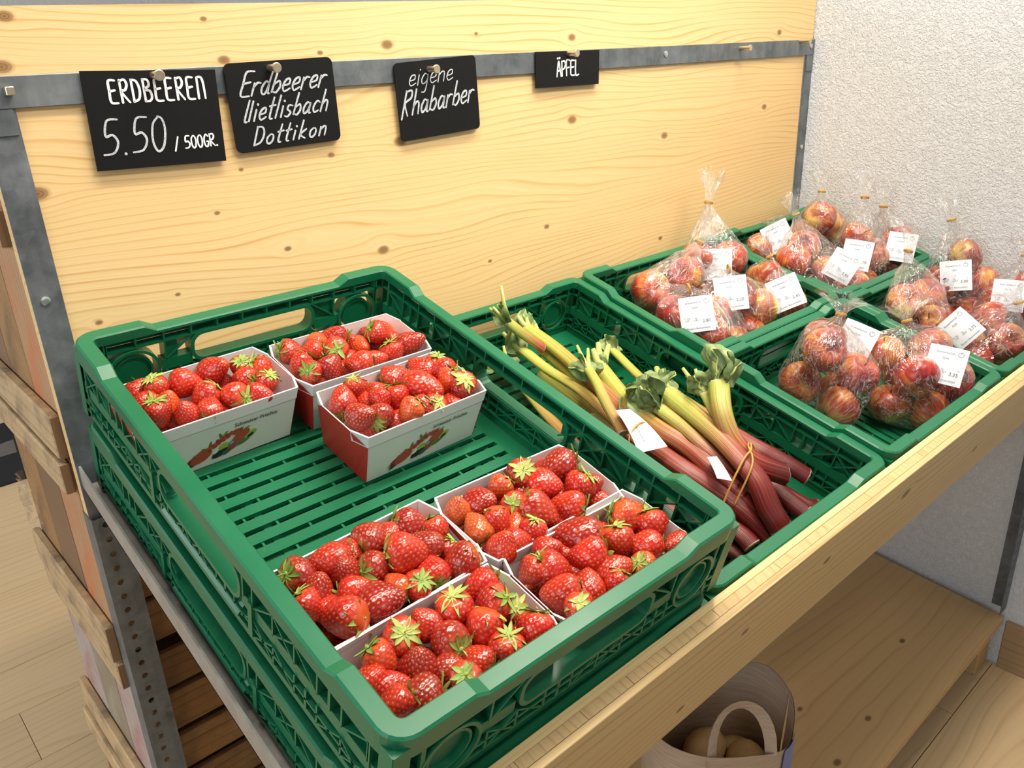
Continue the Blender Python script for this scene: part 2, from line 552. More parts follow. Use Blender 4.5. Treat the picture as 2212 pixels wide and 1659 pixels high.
# rhubarb: green leaf end to red root end
k = NT('rhubarb_stalk')
at = k.n('Attribute', attribute_name='along')
ar = k.n('Attribute', attribute_name='around')
oi = k.n('ObjectInfo')
cb = k.n('CombineXYZ')
k.l(k.math('MULTIPLY', ar.outputs['Fac'], 44.0), cb.inputs[0])
k.l(k.math('MULTIPLY', at.outputs['Fac'], 1.1), cb.inputs[1])
k.l(k.math('MULTIPLY', oi.outputs['Random'], 30.0), cb.inputs[2])
st = k.noise(cb.outputs[0], 1.0, 4, 0.65)
f = k.math('ADD', at.outputs['Fac'], k.math('MULTIPLY', k.math('SUBTRACT', st, 0.47), 1.15))
col = k.ramp(f, [(0.0, (0.50, 0.56, 0.12)), (0.25, (0.44, 0.42, 0.085)), (0.46, (0.44, 0.23, 0.075)), (0.60, (0.40, 0.10, 0.05)), (0.80, (0.24, 0.022, 0.016)), (1.0, (0.10, 0.008, 0.008))])
k.set(col, 0.33)
k.bump(st, 0.6, 0.0015)
MAT['rhubarb'] = k.mat
MAT['rhubarb_cut'] = m_plain('rhubarb_cut_end', (0.72, 0.50, 0.36), 0.6, var=0.25, scale=120)
k = NT('rhubarb_leaf')
nz = k.noise(k.coords(), 60, 4, 0.6)
k.set(k.ramp(nz, [(0.3, (0.13, 0.22, 0.08)), (0.7, (0.34, 0.43, 0.17))]), 0.45)
k.bump(nz, 0.5, 0.003)
MAT['leaf'] = k.mat
MAT['leaf_rib'] = m_plain('rhubarb_leaf_rib', (0.52, 0.58, 0.18), 0.45, var=0.15, scale=60)
k = NT('kraft_paper')
nz = k.noise(k.coords((1, 1, 12)), 25, 4, 0.6)
k.set(k.ramp(nz, [(0.3, (0.36, 0.26, 0.18)), (0.7, (0.47, 0.36, 0.26))]), 0.75)
MAT['kraft'] = k.mat
MAT['blue'] = m_plain('blue_tape', (0.13, 0.17, 0.42), 0.5, var=0.2, scale=60)
MAT['potato'] = m_plain('potato_skin', (0.44, 0.30, 0.13), 0.7, var=0.3, scale=50)
MAT['mat_black'] = m_plain('black_floor_mat', (0.006, 0.006, 0.008), 0.9)
k = NT('clear_acrylic')
k.set((0.95, 0.97, 0.97), 0.05)
k.b.inputs['Alpha'].default_value = 0.10
MAT['acrylic'] = k.mat

# ------------------------------------------------------------------ the setting
mb = MB()
mb.box((-3.4, -4.2, -0.05), (1.634, 3.35, -0.012))
floor = tag(mb.build('floor', m_plain('screed', (0.2, 0.15, 0.1), 0.9)), kind='structure')
plank_cache = {}


def plank_mesh(L, Wd):
    key = (round(L, 3), round(Wd, 3))
    if key not in plank_cache:
        q = MB()
        q.bevbox((0, 0, 0), (L, Wd, 0.012), 0.0012)
        plank_cache[key] = q.mesh('plank', MAT['floor'])
    return plank_cache[key]


row = 0
y = -1.46
while y < 3.2:
    x = -1.25 + (row * 0.53) % 1.3 - 1.3
    while x < 1.62:
        x0, x1 = max(x, -1.25), min(x + 1.3, 1.633)
        if x1 - x0 > 0.05:
            link('plank', plank_mesh(round(x1 - x0 - 0.0015, 3), 0.1835), floor, Matrix.Translation((x0, y, -0.012)))
        x += 1.3
    row += 1
    y += 0.185

mb = MB()
mb.box((1.634, -4.2, 0), (1.76, 3.35, 2.95))
tag(mb.build('wall_right', MAT['plaster']), 'white textured plaster wall', None, kind='structure')
mb = MB()
mb.box((-3.4, 3.35, 0), (1.76, 3.45, 2.95))
tag(mb.build('wall_back', MAT['plaster']), kind='structure')
mb = MB()
mb.bevbox((1.620, -4.0, 0.0), (1.634, -0.545, 0.125), 0.002)
tag(mb.build('baseboard_right', MAT['base']), 'brown oak baseboard along the white wall', None, kind='structure')

# ------------------------------------------------------------------ display stand
stand = thing('display_stand', 'sloping produce display stand of galvanised angle steel and spruce boards', 'display stand', Matrix.Translation((0, 0, 0)))
mb = MB()
mb.bevbox((-0.013, 0.067, 0.80), (1.600, 0.092, 1.3665), 0.0015)
mb.build('back_board', MAT['panel_low'], stand)
mb = MB()
mb.prism([(-0.013, 1.367), (1.628, 1.367), (1.628, 1.4570), (-0.013, 1.4350)], 0.0915, 0.0665, lambda a, b, h: (a, h, b))
mb.build('back_board', MAT['panel_up'], stand)


def perforated(name, W, L, n, th=0.0018):
    """flat steel strip along z with a row of round holes, face towards -y"""
    q = MB()
    pitch = L / n
    hr = 0.0042
    cx = W * 0.36
    for side, yy in ((0, 0.0), (1, th)):
        for i in range(n):
            z0, z1, zc = i * pitch, (i + 1) * pitch, (i + .5) * pitch
            oc = [(cx + hr * math.cos(a), zc + hr * math.sin(a)) for a in [math.pi / 4 * j + math.pi / 8 for j in range(8)]]
            vs = [(0, yy, z0), (W, yy, z0), (W, yy, z1), (0, yy, z1)] + [(p[0], yy, p[1]) for p in oc]
            fs = [(2, 3, 5, 4), (5, 3, 6), (3, 7, 6), (3, 0, 8, 7), (0, 9, 8), (0, 1, 10, 9)[0:4], (1, 11, 10), (1, 2, 4, 11)]
            fs = [(4, 2, 3, 5), (5, 3, 6), (6, 3, 7), (7, 3, 0, 8), (8, 0, 9), (9, 0, 1, 10), (10, 1, 11), (11, 1, 2, 4)]
            if side == 0:
                fs = [tuple(reversed(f)) for f in fs]
            q.add(vs, fs)
    for i in range(n):
        zc = (i + .5) * pitch
        a_ = [math.pi / 4 * j + math.pi / 8 for j in range(8)]
        vs = [(cx + hr * math.cos(t), 0, zc + hr * math.sin(t)) for t in a_] + [(cx + hr * math.cos(t), th, zc + hr * math.sin(t)) for t in a_]
        q.add(vs, [(j, 8 + j, 8 + (j + 1) % 8, (j + 1) % 8) for j in range(8)])
    q.add([(0, 0, 0), (0, th, 0), (0, th, L), (0, 0, L), (W, 0, 0), (W, th, 0), (W, th, L), (W, 0, L)], [(0, 3, 2, 1), (4, 5, 6, 7)])
    return q


# left upright: smooth above the shelf, perforated leg below
mb = MB()
mb.box((-0.0145, 0.0646, 0.845), (0.0175, 0.0668, 1.369))
mb.build('upright', MAT['galv'], stand)
q = perforated('leg', 0.036, 0.86, 40)
q.box((-0.0018, 0.0, 0), (0.0, 0.034, 0.86))
link('leg', q.mesh('leg', MAT['galv']), stand, Matrix.Translation((-0.0128, 0.0585, 0)))
mb = MB()
mb.box((1.603, 0.0646, 0.80), (1.6325, 0.0668, 1.345))
mb.build('upright', MAT['galv'], stand)
mb = MB()
mb.bevbox((1.603, 0.0628, 1.305), (1.632, 0.0645, 1.3385), 0.0006)
mb.build('bracket_tab', MAT['galv'], stand)
mb = MB()
mb.bevbox((-0.016, 0.0622, 1.3385), (1.632, 0.0645, 1.3705), 0.0008)
mb.build('cross_rail', MAT['galv'], stand)
mb = MB()
mb.bevbox((-0.0145, 0.0628, 1.312), (0.0150, 0.0645, 1.3384), 0.0006)
mb.build('bracket_tab', MAT['galv'], stand)
for i, (x, z) in enumerate(((0.014, 1.356), (0.162, 1.364), (0.305, 1.366), (0.549, 1.354), (0.835, 1.366), (1.337, 1.36), (1.567, 1.368))):
    q = MB()
    if i == 0:
        q.bevbox((-0.0042, -0.012, -0.0042), (0.0042, 0.0, 0.0042), 0.0006)
    else:
        q.tube([(0, 0.003, 0), (0, -0.021, 0)], 0.0042, 14)
        q.tube([(0, -0.021, 0), (0, -0.0215, 0), (0, -0.024, 0), (0, -0.0245, 0)], [0.0055, 0.006, 0.006, 0.0053], 16)
    no = link('nail', q.mesh('nail', MAT['nail']), stand, Matrix.Translation((x, 0.0620, z)))
    autosmooth(no)
q = MB()
q.tube([(0, 0.001, 0), (0, -0.0015, 0), (0, -0.0022, 0)], [0.0055, 0.0052, 0.003], 16)
q.tube([(0, -0.0021, 0), (0, -0.0024, 0)], [0.0022, 0.0021], 6)
scr = q.mesh('screw', MAT['screw'])
for x, z, yy in ((-0.0005, 1.136, 0.0646), (1.096, 1.357, 0.0622), (1.615, 1.357, 0.0622), (1.618, 1.14, 0.0646)):
    link('screw', scr, stand, Matrix.Translation((x, yy, z)))

# sloping shelf: board, side angles, three-ply front rail
sh = M_SH


def shpart(q, name, mat, origin=(0, 0, 0)):
    return link(name, q.mesh(name, mat), stand, sh @ Matrix.Translation(origin))


q = MB()
q.bevbox((0.0, -0.6, -0.245), (1.625, -0.008, -0.2205), 0.001)
shpart(q, 'shelf_board', MAT['shelf_board'])
for u in (-0.0125, 1.6275):
    q = MB()
    q.box((u, -0.640, -0.2165), (u + 0.0025, 0.012, -0.1855))
    q.box((u, -0.640, -0.2165) if u < 0 else (u - 0.02, -0.640, -0.2165), (u + 0.022 if u < 0 else u, 0.012, -0.2140 - 0.0005))
    shpart(q, 'side_angle', MAT['steel'])
q = MB()
q.bevbox((-0.009, -0.0085, -0.1575), (1.624, 0.0, 0.0), 0.0008)
shpart(q, 'rail_inner_ply', MAT['rail_edge'], (0, -0.6055, -0.105))
q = MB()
q.bevbox((-0.009, -0.008, -0.1575), (1.624, 0.0, 0.0), 0.0008)
rail_outer = shpart(q, 'rail_outer_ply', MAT['rail_wood'], (0, -0.6250, -0.105))
cx = -0.009
r2 = random.Random(4)
while cx < 1.62:
    w_ = min(r2.uniform(0.05, 0.12), 1.624 - cx)
    q = MB()
    q.box((0.0003, -0.0104, -0.15), (w_ - 0.0003, 0.0, -0.0006))
    shpart(q, 'rail_core_block', MAT['rail_core'], (cx, -0.6143, -0.105))
    cx += w_
# right front leg against the white wall
q = perforated('leg', 0.034, 0.56, 26)
q.box((0.034, 0.0, 0), (0.0358, 0.03, 0.56))
link('leg', q.mesh('leg', MAT['galv']), stand, Matrix.Translation((1.594, -0.537, 0.155)))

# ------------------------------------------------------------------ low platform under the shelf
plat = thing('low_platform', 'low spruce plank platform on blocks under the display stand', 'platform', Matrix.Translation((0, -0.531, 0.0)))
q = MB()
q.bevbox((0.02, -0.01, -0.026), (1.612, 0.56, 0.0), 0.0015)
link('deck_board', q.mesh('deck_board', MAT['board']), plat, Matrix.Translation((0, 0, 0.143)) @ Matrix.Rotation(0.095, 4, 'X'))
for x in (0.04, 1.553):
    q = MB()
    q.bevbox((x, 0.008, 0.0), (x + 0.062, 0.060, 0.116), 0.0015)
    q.build('support_block', MAT['shelf_board'], plat)
q = MB()
q.bevbox((0.05, 0.47, 0.0), (1.60, 0.52, 0.158), 0.0015)
q.build('support_block', MAT['shelf_board'], plat)

# ------------------------------------------------------------------ old wooden fruit crates behind the stand
cr_labels = ['old wooden fruit crate on the floor, lowest of the stack behind the stand',
             'old wooden fruit crate with faded pink plank, second from the floor in the stack',
             'old wooden fruit crate with orange paint on its end plank, below the topmost crate',
             'old wooden fruit crate at the top of the stack behind the back panel']
ends = [('old_grey', 'old_pink', 'old_brown'), ('old_pink', 'old_grey', 'old_pink'), ('old_orange', 'old_brown', 'old_z'), ('old_orange', 'old_z', 'old_brown')]
HC = 0.3095
DX, DY = 0.62, 0.36


def one(name, a, b, mat, parent, c=0.0012):
    o = [(p + r) / 2 for p, r in zip(a, b)]
    qq = MB()
    qq.bevbox(tuple(p - r for p, r in zip(a, o)), tuple(p - r for p, r in zip(b, o)), c)
    return link(name, qq.mesh(name, MAT[mat]), parent, Matrix.Translation(o))


for i in range(4):
    j = random.Random(20 + i)
    dx = (-0.004, 0.003, 0.0, 0.003)[i]
    cr = thing('wooden_crate', cr_labels[i], 'crate', Matrix.Translation((-0.0005 + dx, 0.100, i * HC)), 'old wooden crates stacked behind the display')
    yy = 0.004
    for e, wd in zip(ends[i], (0.105, 0.115, 0.120)):
        one('end_plank', (-0.012, yy, 0.004), (0.0, yy + wd, HC - 0.004), e, cr)
        one('end_plank', (DX, yy, 0.004), (DX + 0.012, yy + wd, HC - 0.004), 'old_z', cr)
        yy += wd + 0.003
    for xx in (-0.0255, DX + 0.0125):
        one('end_batten', (xx, 0.0, 0.003), (xx + 0.013, DY, 0.061), 'old_pale', cr, 0.003)
        one('end_batten', (xx, 0.0, HC - 0.045), (xx + 0.013, DY, HC - 0.002), 'old_pale', cr, 0.003)
        for za, zb in ((0.005, 0.059), (HC - 0.043, HC - 0.004)):
            one('batten_end_grain', (xx + 0.0012, -0.0012, za), (xx + 0.0118, 0.0006, zb), 'old_brown', cr, 0.0004)
    for sy in (0.001, DY - 0.011):
        z = 0.006
        for s_ in range(4):
            hh = j.uniform(0.058, 0.066)
            one('side_slat', (-0.0 + j.uniform(0.001, 0.004), sy, z), (DX - 0.002, sy + 0.010, z + hh), 'old_x', cr)
            z += hh + j.uniform(0.008, 0.016)
    for t in range(4):
        one('floor_slat', (0.002, 0.016 + t * 0.083, 0.004), (DX - 0.002, 0.016 + t * 0.083 + 0.070, 0.014), 'old_x', cr)
    for px_ in (0.002, DX - 0.034):
        for py_, s_ in ((0.0125, 1), (DY - 0.0125, -1)):
            qq = MB()
            sx_ = 1 if px_ < 0.1 else -1
            pts = [(0, 0), (0.03 * sx_, 0), (0, 0.03 * s_)]
            if sx_ * s_ < 0:
                pts.reverse()
            qq.prism(pts, 0.016, HC - 0.008, lambda a, b, h: (a, b, h))
            link('corner_post', qq.mesh('corner_post', MAT['old_z']), cr, Matrix.Translation((px_ if sx_ > 0 else DX - 0.002, py_, 0)))

mb = MB()
mb.bevbox((-0.95, 2.22, 0.0), (0.75, 2.84, 0.008), 0.003)
tag(mb.build('floor_mat', MAT['mat_black']), 'black floor mat on the pale oak planks behind the crates', 'mat')
# clear price clip and crumpled wrapper at the crate stack
clip = thing('price_clip', 'clear acrylic price clip fixed to the wooden crate stack', 'price clip', Matrix.Translation((-0.0275, 0.36, 0.855)))
q = MB()
pr = [(0.0, 0.0), (0.0, 0.020)] + [(-0.045 * t, 0.020 - 0.010 * t * t) for t in (0.25, 0.5, 0.75, 1.0)] + [(-0.045, 0.0)]
q.prism(list(reversed(pr)), 0.0, 0.0015, lambda a, b, h: (a, h, b))
q.build('holder_plate', MAT['acrylic'], clip)
q = MB()
q.tube([(-0.036, -0.003, 0.006), (-0.036, 0.003, 0.006)], 0.003, 12)
q.build('holder_pin', MAT['acrylic'], clip)
q = MB()
r3 = random.Random(9)
rows = []
for a in range(9):
    rows.append([Vector((-0.004 - 0.016 * math.sin(math.pi * b / 7) * (0.6 + 0.4 * r3.random()) - 0.004 * r3.random(), -0.02 + 0.04 * b / 7 + 0.004 * r3.random(), -0.075 * a / 8 + 0.006 * r3.random())) for b in range(8)])
q.grid(rows)
wr = link('plastic_wrapper', q.mesh('plastic_wrapper', MAT['film']), None, Matrix.Translation((-0.0275, 0.30, 0.84)))
tag(wr, 'crumpled clear plastic wrapper hanging on the brown crate plank', 'wrapper')

# ------------------------------------------------------------------ green folding crates
T = 0.017


def crate_rim(W, L, H):
    """moulded rim swept round the rounded rectangle, raised at the corners"""
    q = MB()
    r = 0.0225
    path = []
    hx, hy = W / 2, L / 2
    for cx_, cy_, a0 in ((hx - r, -hy + r, -90), (hx - r, hy - r, 0), (-hx + r, hy - r, 90), (-hx + r, -hy + r, 180)):
        for t in range(7):
            a = math.radians(a0 + 15 * t)
            path.append((cx_ + r * math.cos(a), cy_ + r * math.sin(a), math.cos(a), math.sin(a)))
    # straight runs need stations for the raised corners
    full = []
    n = len(path)
    for i in range(n):
        p, p2 = path[i], path[(i + 1) % n]
        full.append(p)
        d = math.hypot(p2[0] - p[0], p2[1] - p[1])
        if d > 0.05:
            for s_ in (0.050, 0.064, d - 0.064, d - 0.050):
                f = s_ / d
                full.append((p[0] + (p2[0] - p[0]) * f, p[1] + (p2[1] - p[1]) * f, p[2], p[3]))
    vs = []
    zr = H - 0.008
    for (x, y_, nx, ny) in full:
        dc = min(hx - abs(x), hy - abs(y_)) if False else None
        ex, ey = hx - abs(x), hy - abs(y_)
        far = max(ex, ey) if min(ex, ey) < 0.02 else 0
        up = 0.008 if far <= 0.0745 else 0.0
        for (nn, tt, top) in ((0.0, -0.0165, 0), (0.0005, -0.0018, 1), (-0.0016, 0.0, 1), (-T + 0.0016, 0.0, 1), (-T, -0.0016, 1), (-T, -0.0045, 0), (-0.0032, -0.0045, 0), (-0.0032, -0.0165, 0)):
            vs.append((x + nx * nn, y_ + ny * nn, zr + tt + up * top))
    m = len(full)
    fs = []
    for i in range(m):
        for k_ in range(8):
            fs.append((i * 8 + k_, ((i + 1) % m) * 8 + k_, ((i + 1) % m) * 8 + (k_ + 1) % 8, i * 8 + (k_ + 1) % 8))
    q.add(vs, fs)
    return q


def crate_wall(Lw, H, short):
    """lattice wall in (s along, n outward, t up)"""
    q = MB()
    zr = H - 0.008
    h = Lw / 2
    hw = 0.068 if Lw < 0.35 else 0.078          # half width of the hand hole
    t0h, t1h = zr - 0.052, zr - 0.020

    def b(s0, s1, n0, n1, a0, a1):
        q.box((s0, n0, a0), (s1, n1, a1))

    def diag(s0, a0, s1, a1, n0, n1, w=0.0018):
        d = Vector((s1 - s0, a1 - a0))
        if d.length < 1e-6:
            return
        p = Vector((-d.y, d.x)).normalized() * w / 2
        poly = [(s0 - p.x, a0 - p.y), (s1 - p.x, a1 - p.y), (s1 + p.x, a1 + p.y), (s0 + p.x, a0 + p.y)]
        q.prism(poly, n0, n1, lambda s_, t_, n_: (s_, n_, t_))
    N0, N1 = -T + 0.001, -0.001
    circ = [(-h + 0.056, zr - 0.050), (h - 0.056, zr - 0.050)] if short else []
    cr_ = 0.030

    def blocked(s, t):
        if abs(s) < hw + 0.004 and t0h - 0.004 < t < t1h + 0.004:
            return True
        return any((s - c[0]) ** 2 + (t - c[1]) ** 2 < (cr_ - 0.001) ** 2 for c in circ)
    # bottom rail and corner posts
    b(-h + 0.006, h - 0.006, -T + 0.002, -0.004, 0.009, 0.0215)
    b(-h + 0.004, h - 0.004, -T, -0.0015, 0.0215, 0.0235)
    b(-h + 0.010, h - 0.010, -T + 0.004, -0.008, 0.001, 0.009)
    for s_ in (-1, 1):
        b(min(s_ * (h - 0.001), s_ * (h - 0.016)), max(s_ * (h - 0.001), s_ * (h - 0.016)), -T + 0.0005, -0.0008, 0.012, zr - 0.004)
        b(min(s_ * (h - 0.026), s_ * (h - 0.029)), max(s_ * (h - 0.026), s_ * (h - 0.029)), N0, N1, 0.02, zr - 0.004)
    # horizontal ribs: cell shelf under the rim, two flat bands
    b(-h + 0.012, h - 0.012, N0, -0.0035, zr - 0.0185, zr - 0.0165)
    mid = (zr - 0.0165 + 0.0235) / 2 - 0.002

    def band(a0, a1, n0, n1):
        # broken around hand hole and corner rings
        s = -h + 0.012
        step = 0.004
        start = None
        while s < h - 0.012 + 1e-9:
            blk = blocked(s, (a0 + a1) / 2)
            if not blk and start is None:
                start = s
            if (blk or s + step > h - 0.012) and start is not None:
                b(start, s, n0, n1, a0, a1)
                start = None
            s += step
    band(mid - 0.007, mid + 0.007, -T + 0.0015, -0.0025)
    band(0.0335, 0.0360, N0, N1)
    # cells
    rows = [(0.0235, mid - 0.007), (mid + 0.007, zr - 0.0185)]
    nb = max(4, int(round((Lw - 0.05) / 0.0335)))
    pit = (Lw - 0.058) / nb
    for i in range(nb + 1):
        s = -h + 0.029 + i * pit
        b(s - 0.001, s + 0.001, N0, -0.0035, zr - 0.0165, zr - 0.004)
        for ri, (a0, a1) in enumerate(rows):
            if not blocked(s, (a0 + a1) / 2):
                b(s - 0.0011, s + 0.0011, N0, N1, a0, a1)
            if i < nb:
                c = s + pit / 2
                if not (blocked(c, a0 + 0.004) or blocked(c, a1 - 0.004) or blocked(c, (a0 + a1) / 2)):
                    k_ = (i + ri) % 4
                    if k_ == 0:
                        diag(s, a0, s + pit, a1, N0, N1)
                        diag(s, a1, s + pit, a0, N0, N1)
                        b(s, s + pit, -0.0105, -0.0088, a0, (a0 + a1) / 2)
                    elif k_ == 1:
                        diag(s, a1, s + pit, a0, N0, N1)
                        b(s, s + pit, -0.0105, -0.0088, a0, a1)
                    elif k_ == 2:
                        b(s + pit * .45, s + pit * .55, N0, N1, a0, a1)
                        b(s, s + pit, -0.0105, -0.0088, a0 + (a1 - a0) * .45, a1)
                    else:
                        diag(s, a0, s + pit, a1, N0, N1)
                        b(s, s + pit * .5, -0.0105, -0.0088, a0, a1)
    # hand hole: rounded lip
    rr = 0.012
    ring_o, ring_i = [], []
    for cx_, cy_, a0 in ((hw - rr, t1h - rr, 0), (-hw + rr, t1h - rr, 90), (-hw + rr, t0h + rr, 180), (hw - rr, t0h + rr, 270)):
        for t in range(5):
            a = math.radians(a0 + 22.5 * t)
            ring_i.append((cx_ + rr * math.cos(a), cy_ + rr * math.sin(a)))
            ring_o.append((cx_ + (rr + 0.0045) * math.cos(a), cy_ + (rr + 0.0045) * math.sin(a)))
    m = len(ring_i)
    vs = [(p[0], n_, p[1]) for n_ in (-T, 0.0) for rg in (ring_o, ring_i) for p in rg]
    fs = []
    for i in range(m):
        j_ = (i + 1) % m
        fs += [(i, j_, m + j_, m + i), (2 * m + i, 3 * m + i, 3 * m + j_, 2 * m + j_), (m + i, m + j_, 3 * m + j_, 3 * m + i), (i, 2 * m + i, 2 * m + j_, j_)]
    q.add(vs, fs)
    if not short:
        # slanted grip plate below the hand hole
        q.prism([(-T * 0.9, t0h - 0.002), (0.0, t0h - 0.022), (0.0015, t0h - 0.020), (-T * 0.9, t0h + 0.001)], -hw, hw, lambda n_, t_, s_: (s_, n_, t_))
        for s_ in (-hw - 0.025, hw + 0.018):
            b(s_, s_ + 0.007, -0.004, 0.0006, 0.026, mid + 0.012)
    else:
        for c in circ:
            for (ro, ri, n0, n1) in ((cr_, cr_ - 0.0035, -T - 0.0004, -0.0005), (cr_ - 0.008, cr_ - 0.0105, -T * 0.85, -0.003)):
                for i in range(28):
                    a, a2 = 2 * math.pi * i / 28, 2 * math.pi * (i + 1) / 28
                    poly = [(c[0] + ri * math.cos(a), c[1] + ri * math.sin(a)), (c[0] + ro * math.cos(a), c[1] + ro * math.sin(a)),
                            (c[0] + ro * math.cos(a2), c[1] + ro * math.sin(a2)), (c[0] + ri * math.cos(a2), c[1] + ri * math.sin(a2))]
                    q.prism(poly, n0, n1, lambda s_, t_, n_: (s_, n_, t_))
            q.prism([(c[0] + (cr_ - 0.009) * math.cos(2 * math.pi * i / 24), c[1] + (cr_ - 0.009) * math.sin(2 * math.pi * i / 24)) for i in range(24)], -0.0115, -0.0085, lambda s_, t_, n_: (s_, n_, t_))
    return q


def crate_floor(W, L):
    """slotted floor: strips along the short side, bridges in running bond"""
    q = MB()
    along_x = W <= L
    S_, Ln = (W, L) if along_x else (L, W)
    fn = (lambda s, l, z: (s, l, z)) if along_x else (lambda s, l, z: (l, s, z))

    def b(s0, s1, l0, l1, z0, z1):
        a, c = fn(s0, l0, z0), fn(s1, l1, z1)
        q.box(a, c)
    e = 0.040
    b(-S_ / 2 + 0.012, S_ / 2 - 0.012, -Ln / 2 + 0.012, -Ln / 2 + e, 0.004, 0.0105)
    b(-S_ / 2 + 0.012, S_ / 2 - 0.012, Ln / 2 - e, Ln / 2 - 0.012, 0.004, 0.0105)
    b(-S_ / 2 + 0.012, -S_ / 2 + e, -Ln / 2 + e, Ln / 2 - e, 0.004, 0.0105)
    b(S_ / 2 - e, S_ / 2 - 0.012, -Ln / 2 + e, Ln / 2 - e, 0.004, 0.0105)
    n = int((Ln - 2 * e) / 0.0195)
    pit = (Ln - 2 * e) / n
    for i in range(n):
        l0 = -Ln / 2 + e + i * pit
        b(-S_ / 2 + e, S_ / 2 - e, l0 + 0.0065, l0 + pit, 0.005, 0.0105)
        s = -S_ / 2 + e + (0.026 if i % 2 else 0.0)
        while s < S_ / 2 - e:
            b(s - 0.0013, s + 0.0013, l0, l0 + 0.0065, 0.003, 0.0092)
            s += 0.052
    for f in (-0.3, 0.0, 0.3):
        b(S_ * f - 0.004, S_ * f + 0.004, -Ln / 2 + 0.02, Ln / 2 - 0.02, 0.0005, 0.005)
    # outer base ring
    b(-S_ / 2 + 0.012, S_ / 2 - 0.012, -Ln / 2 + 0.010, -Ln / 2 + 0.016, 0.0, 0.006)
    b(-S_ / 2 + 0.012, S_ / 2 - 0.012, Ln / 2 - 0.016, Ln / 2 - 0.010, 0.0, 0.006)
    b(-S_ / 2 + 0.010, -S_ / 2 + 0.016, -Ln / 2 + 0.012, Ln / 2 - 0.012, 0.0, 0.006)
    b(S_ / 2 - 0.016, S_ / 2 - 0.010, -Ln / 2 + 0.012, Ln / 2 - 0.012, 0.0, 0.006)
    return q


crate_cache = {}


def green_crate(label, W, L, H, u, v, w, mw=None):
    """u, v: left and back edge of the crate on the shelf, w: height of its base"""
    key = (W, L, H)
    if key not in crate_cache:
        rim = crate_rim(W, L, H).mesh('rim', MAT['green'])
        crate_cache[key] = (rim, crate_wall(L - 0.001, H, L < W).mesh('side_wall', MAT['green']), crate_wall(W - 0.001, H, W < L).mesh('side_wall', MAT['green']),
                            crate_floor(W, L).mesh('slotted_floor', MAT['green']))
    rim, wl, ws, fl = crate_cache[key]
    if mw is None:
        mw = M_SH @ Matrix.Translation((u + W / 2, -(v + L / 2), w))
    t = thing('folding_crate', label, 'crate', mw, 'green plastic folding crates')
    r_ = link('rim', rim, t)
    for name, me, ang, off in (('side_wall', wl, math.pi / 2, W / 2), ('side_wall', wl, -math.pi / 2, W / 2), ('side_wall', ws, 0, L / 2), ('side_wall', ws, math.pi, L / 2)):
        link(name, me, t, Matrix.Rotation(ang, 4, 'Z') @ Matrix.Translation((0, off, 0)))
    link('slotted_floor', fl, t)
    return t


green_crate('green plastic crate holding seven punnets of strawberries', 0.4105, 0.600, 0.110, 0.0, 0.0, -0.110)
green_crate('green plastic crate stacked underneath the strawberry crate', 0.4080, 0.600, 0.110, 0.001, 0.0, -0.220)
green_crate('green plastic crate holding bundled rhubarb stalks', 0.4050, 0.600, 0.110, 0.4125, 0.0, -0.220)
green_crate('small green crate of bagged apples at the back, beside the rhubarb crate', 0.4050, 0.298, 0.117, 0.8195, 0.002, -0.220)
green_crate('small green crate with two apple bags at the front, beside the rhubarb crate', 0.4050, 0.298, 0.117, 0.8195, 0.3025, -0.220)
green_crate('small green crate of bagged apples at the back, against the white wall', 0.3980, 0.298, 0.117, 1.2265, 0.002, -0.220)
green_crate('small green crate of bagged apples at the front, against the white wall', 0.3980, 0.298, 0.117, 1.2265, 0.3025, -0.220)

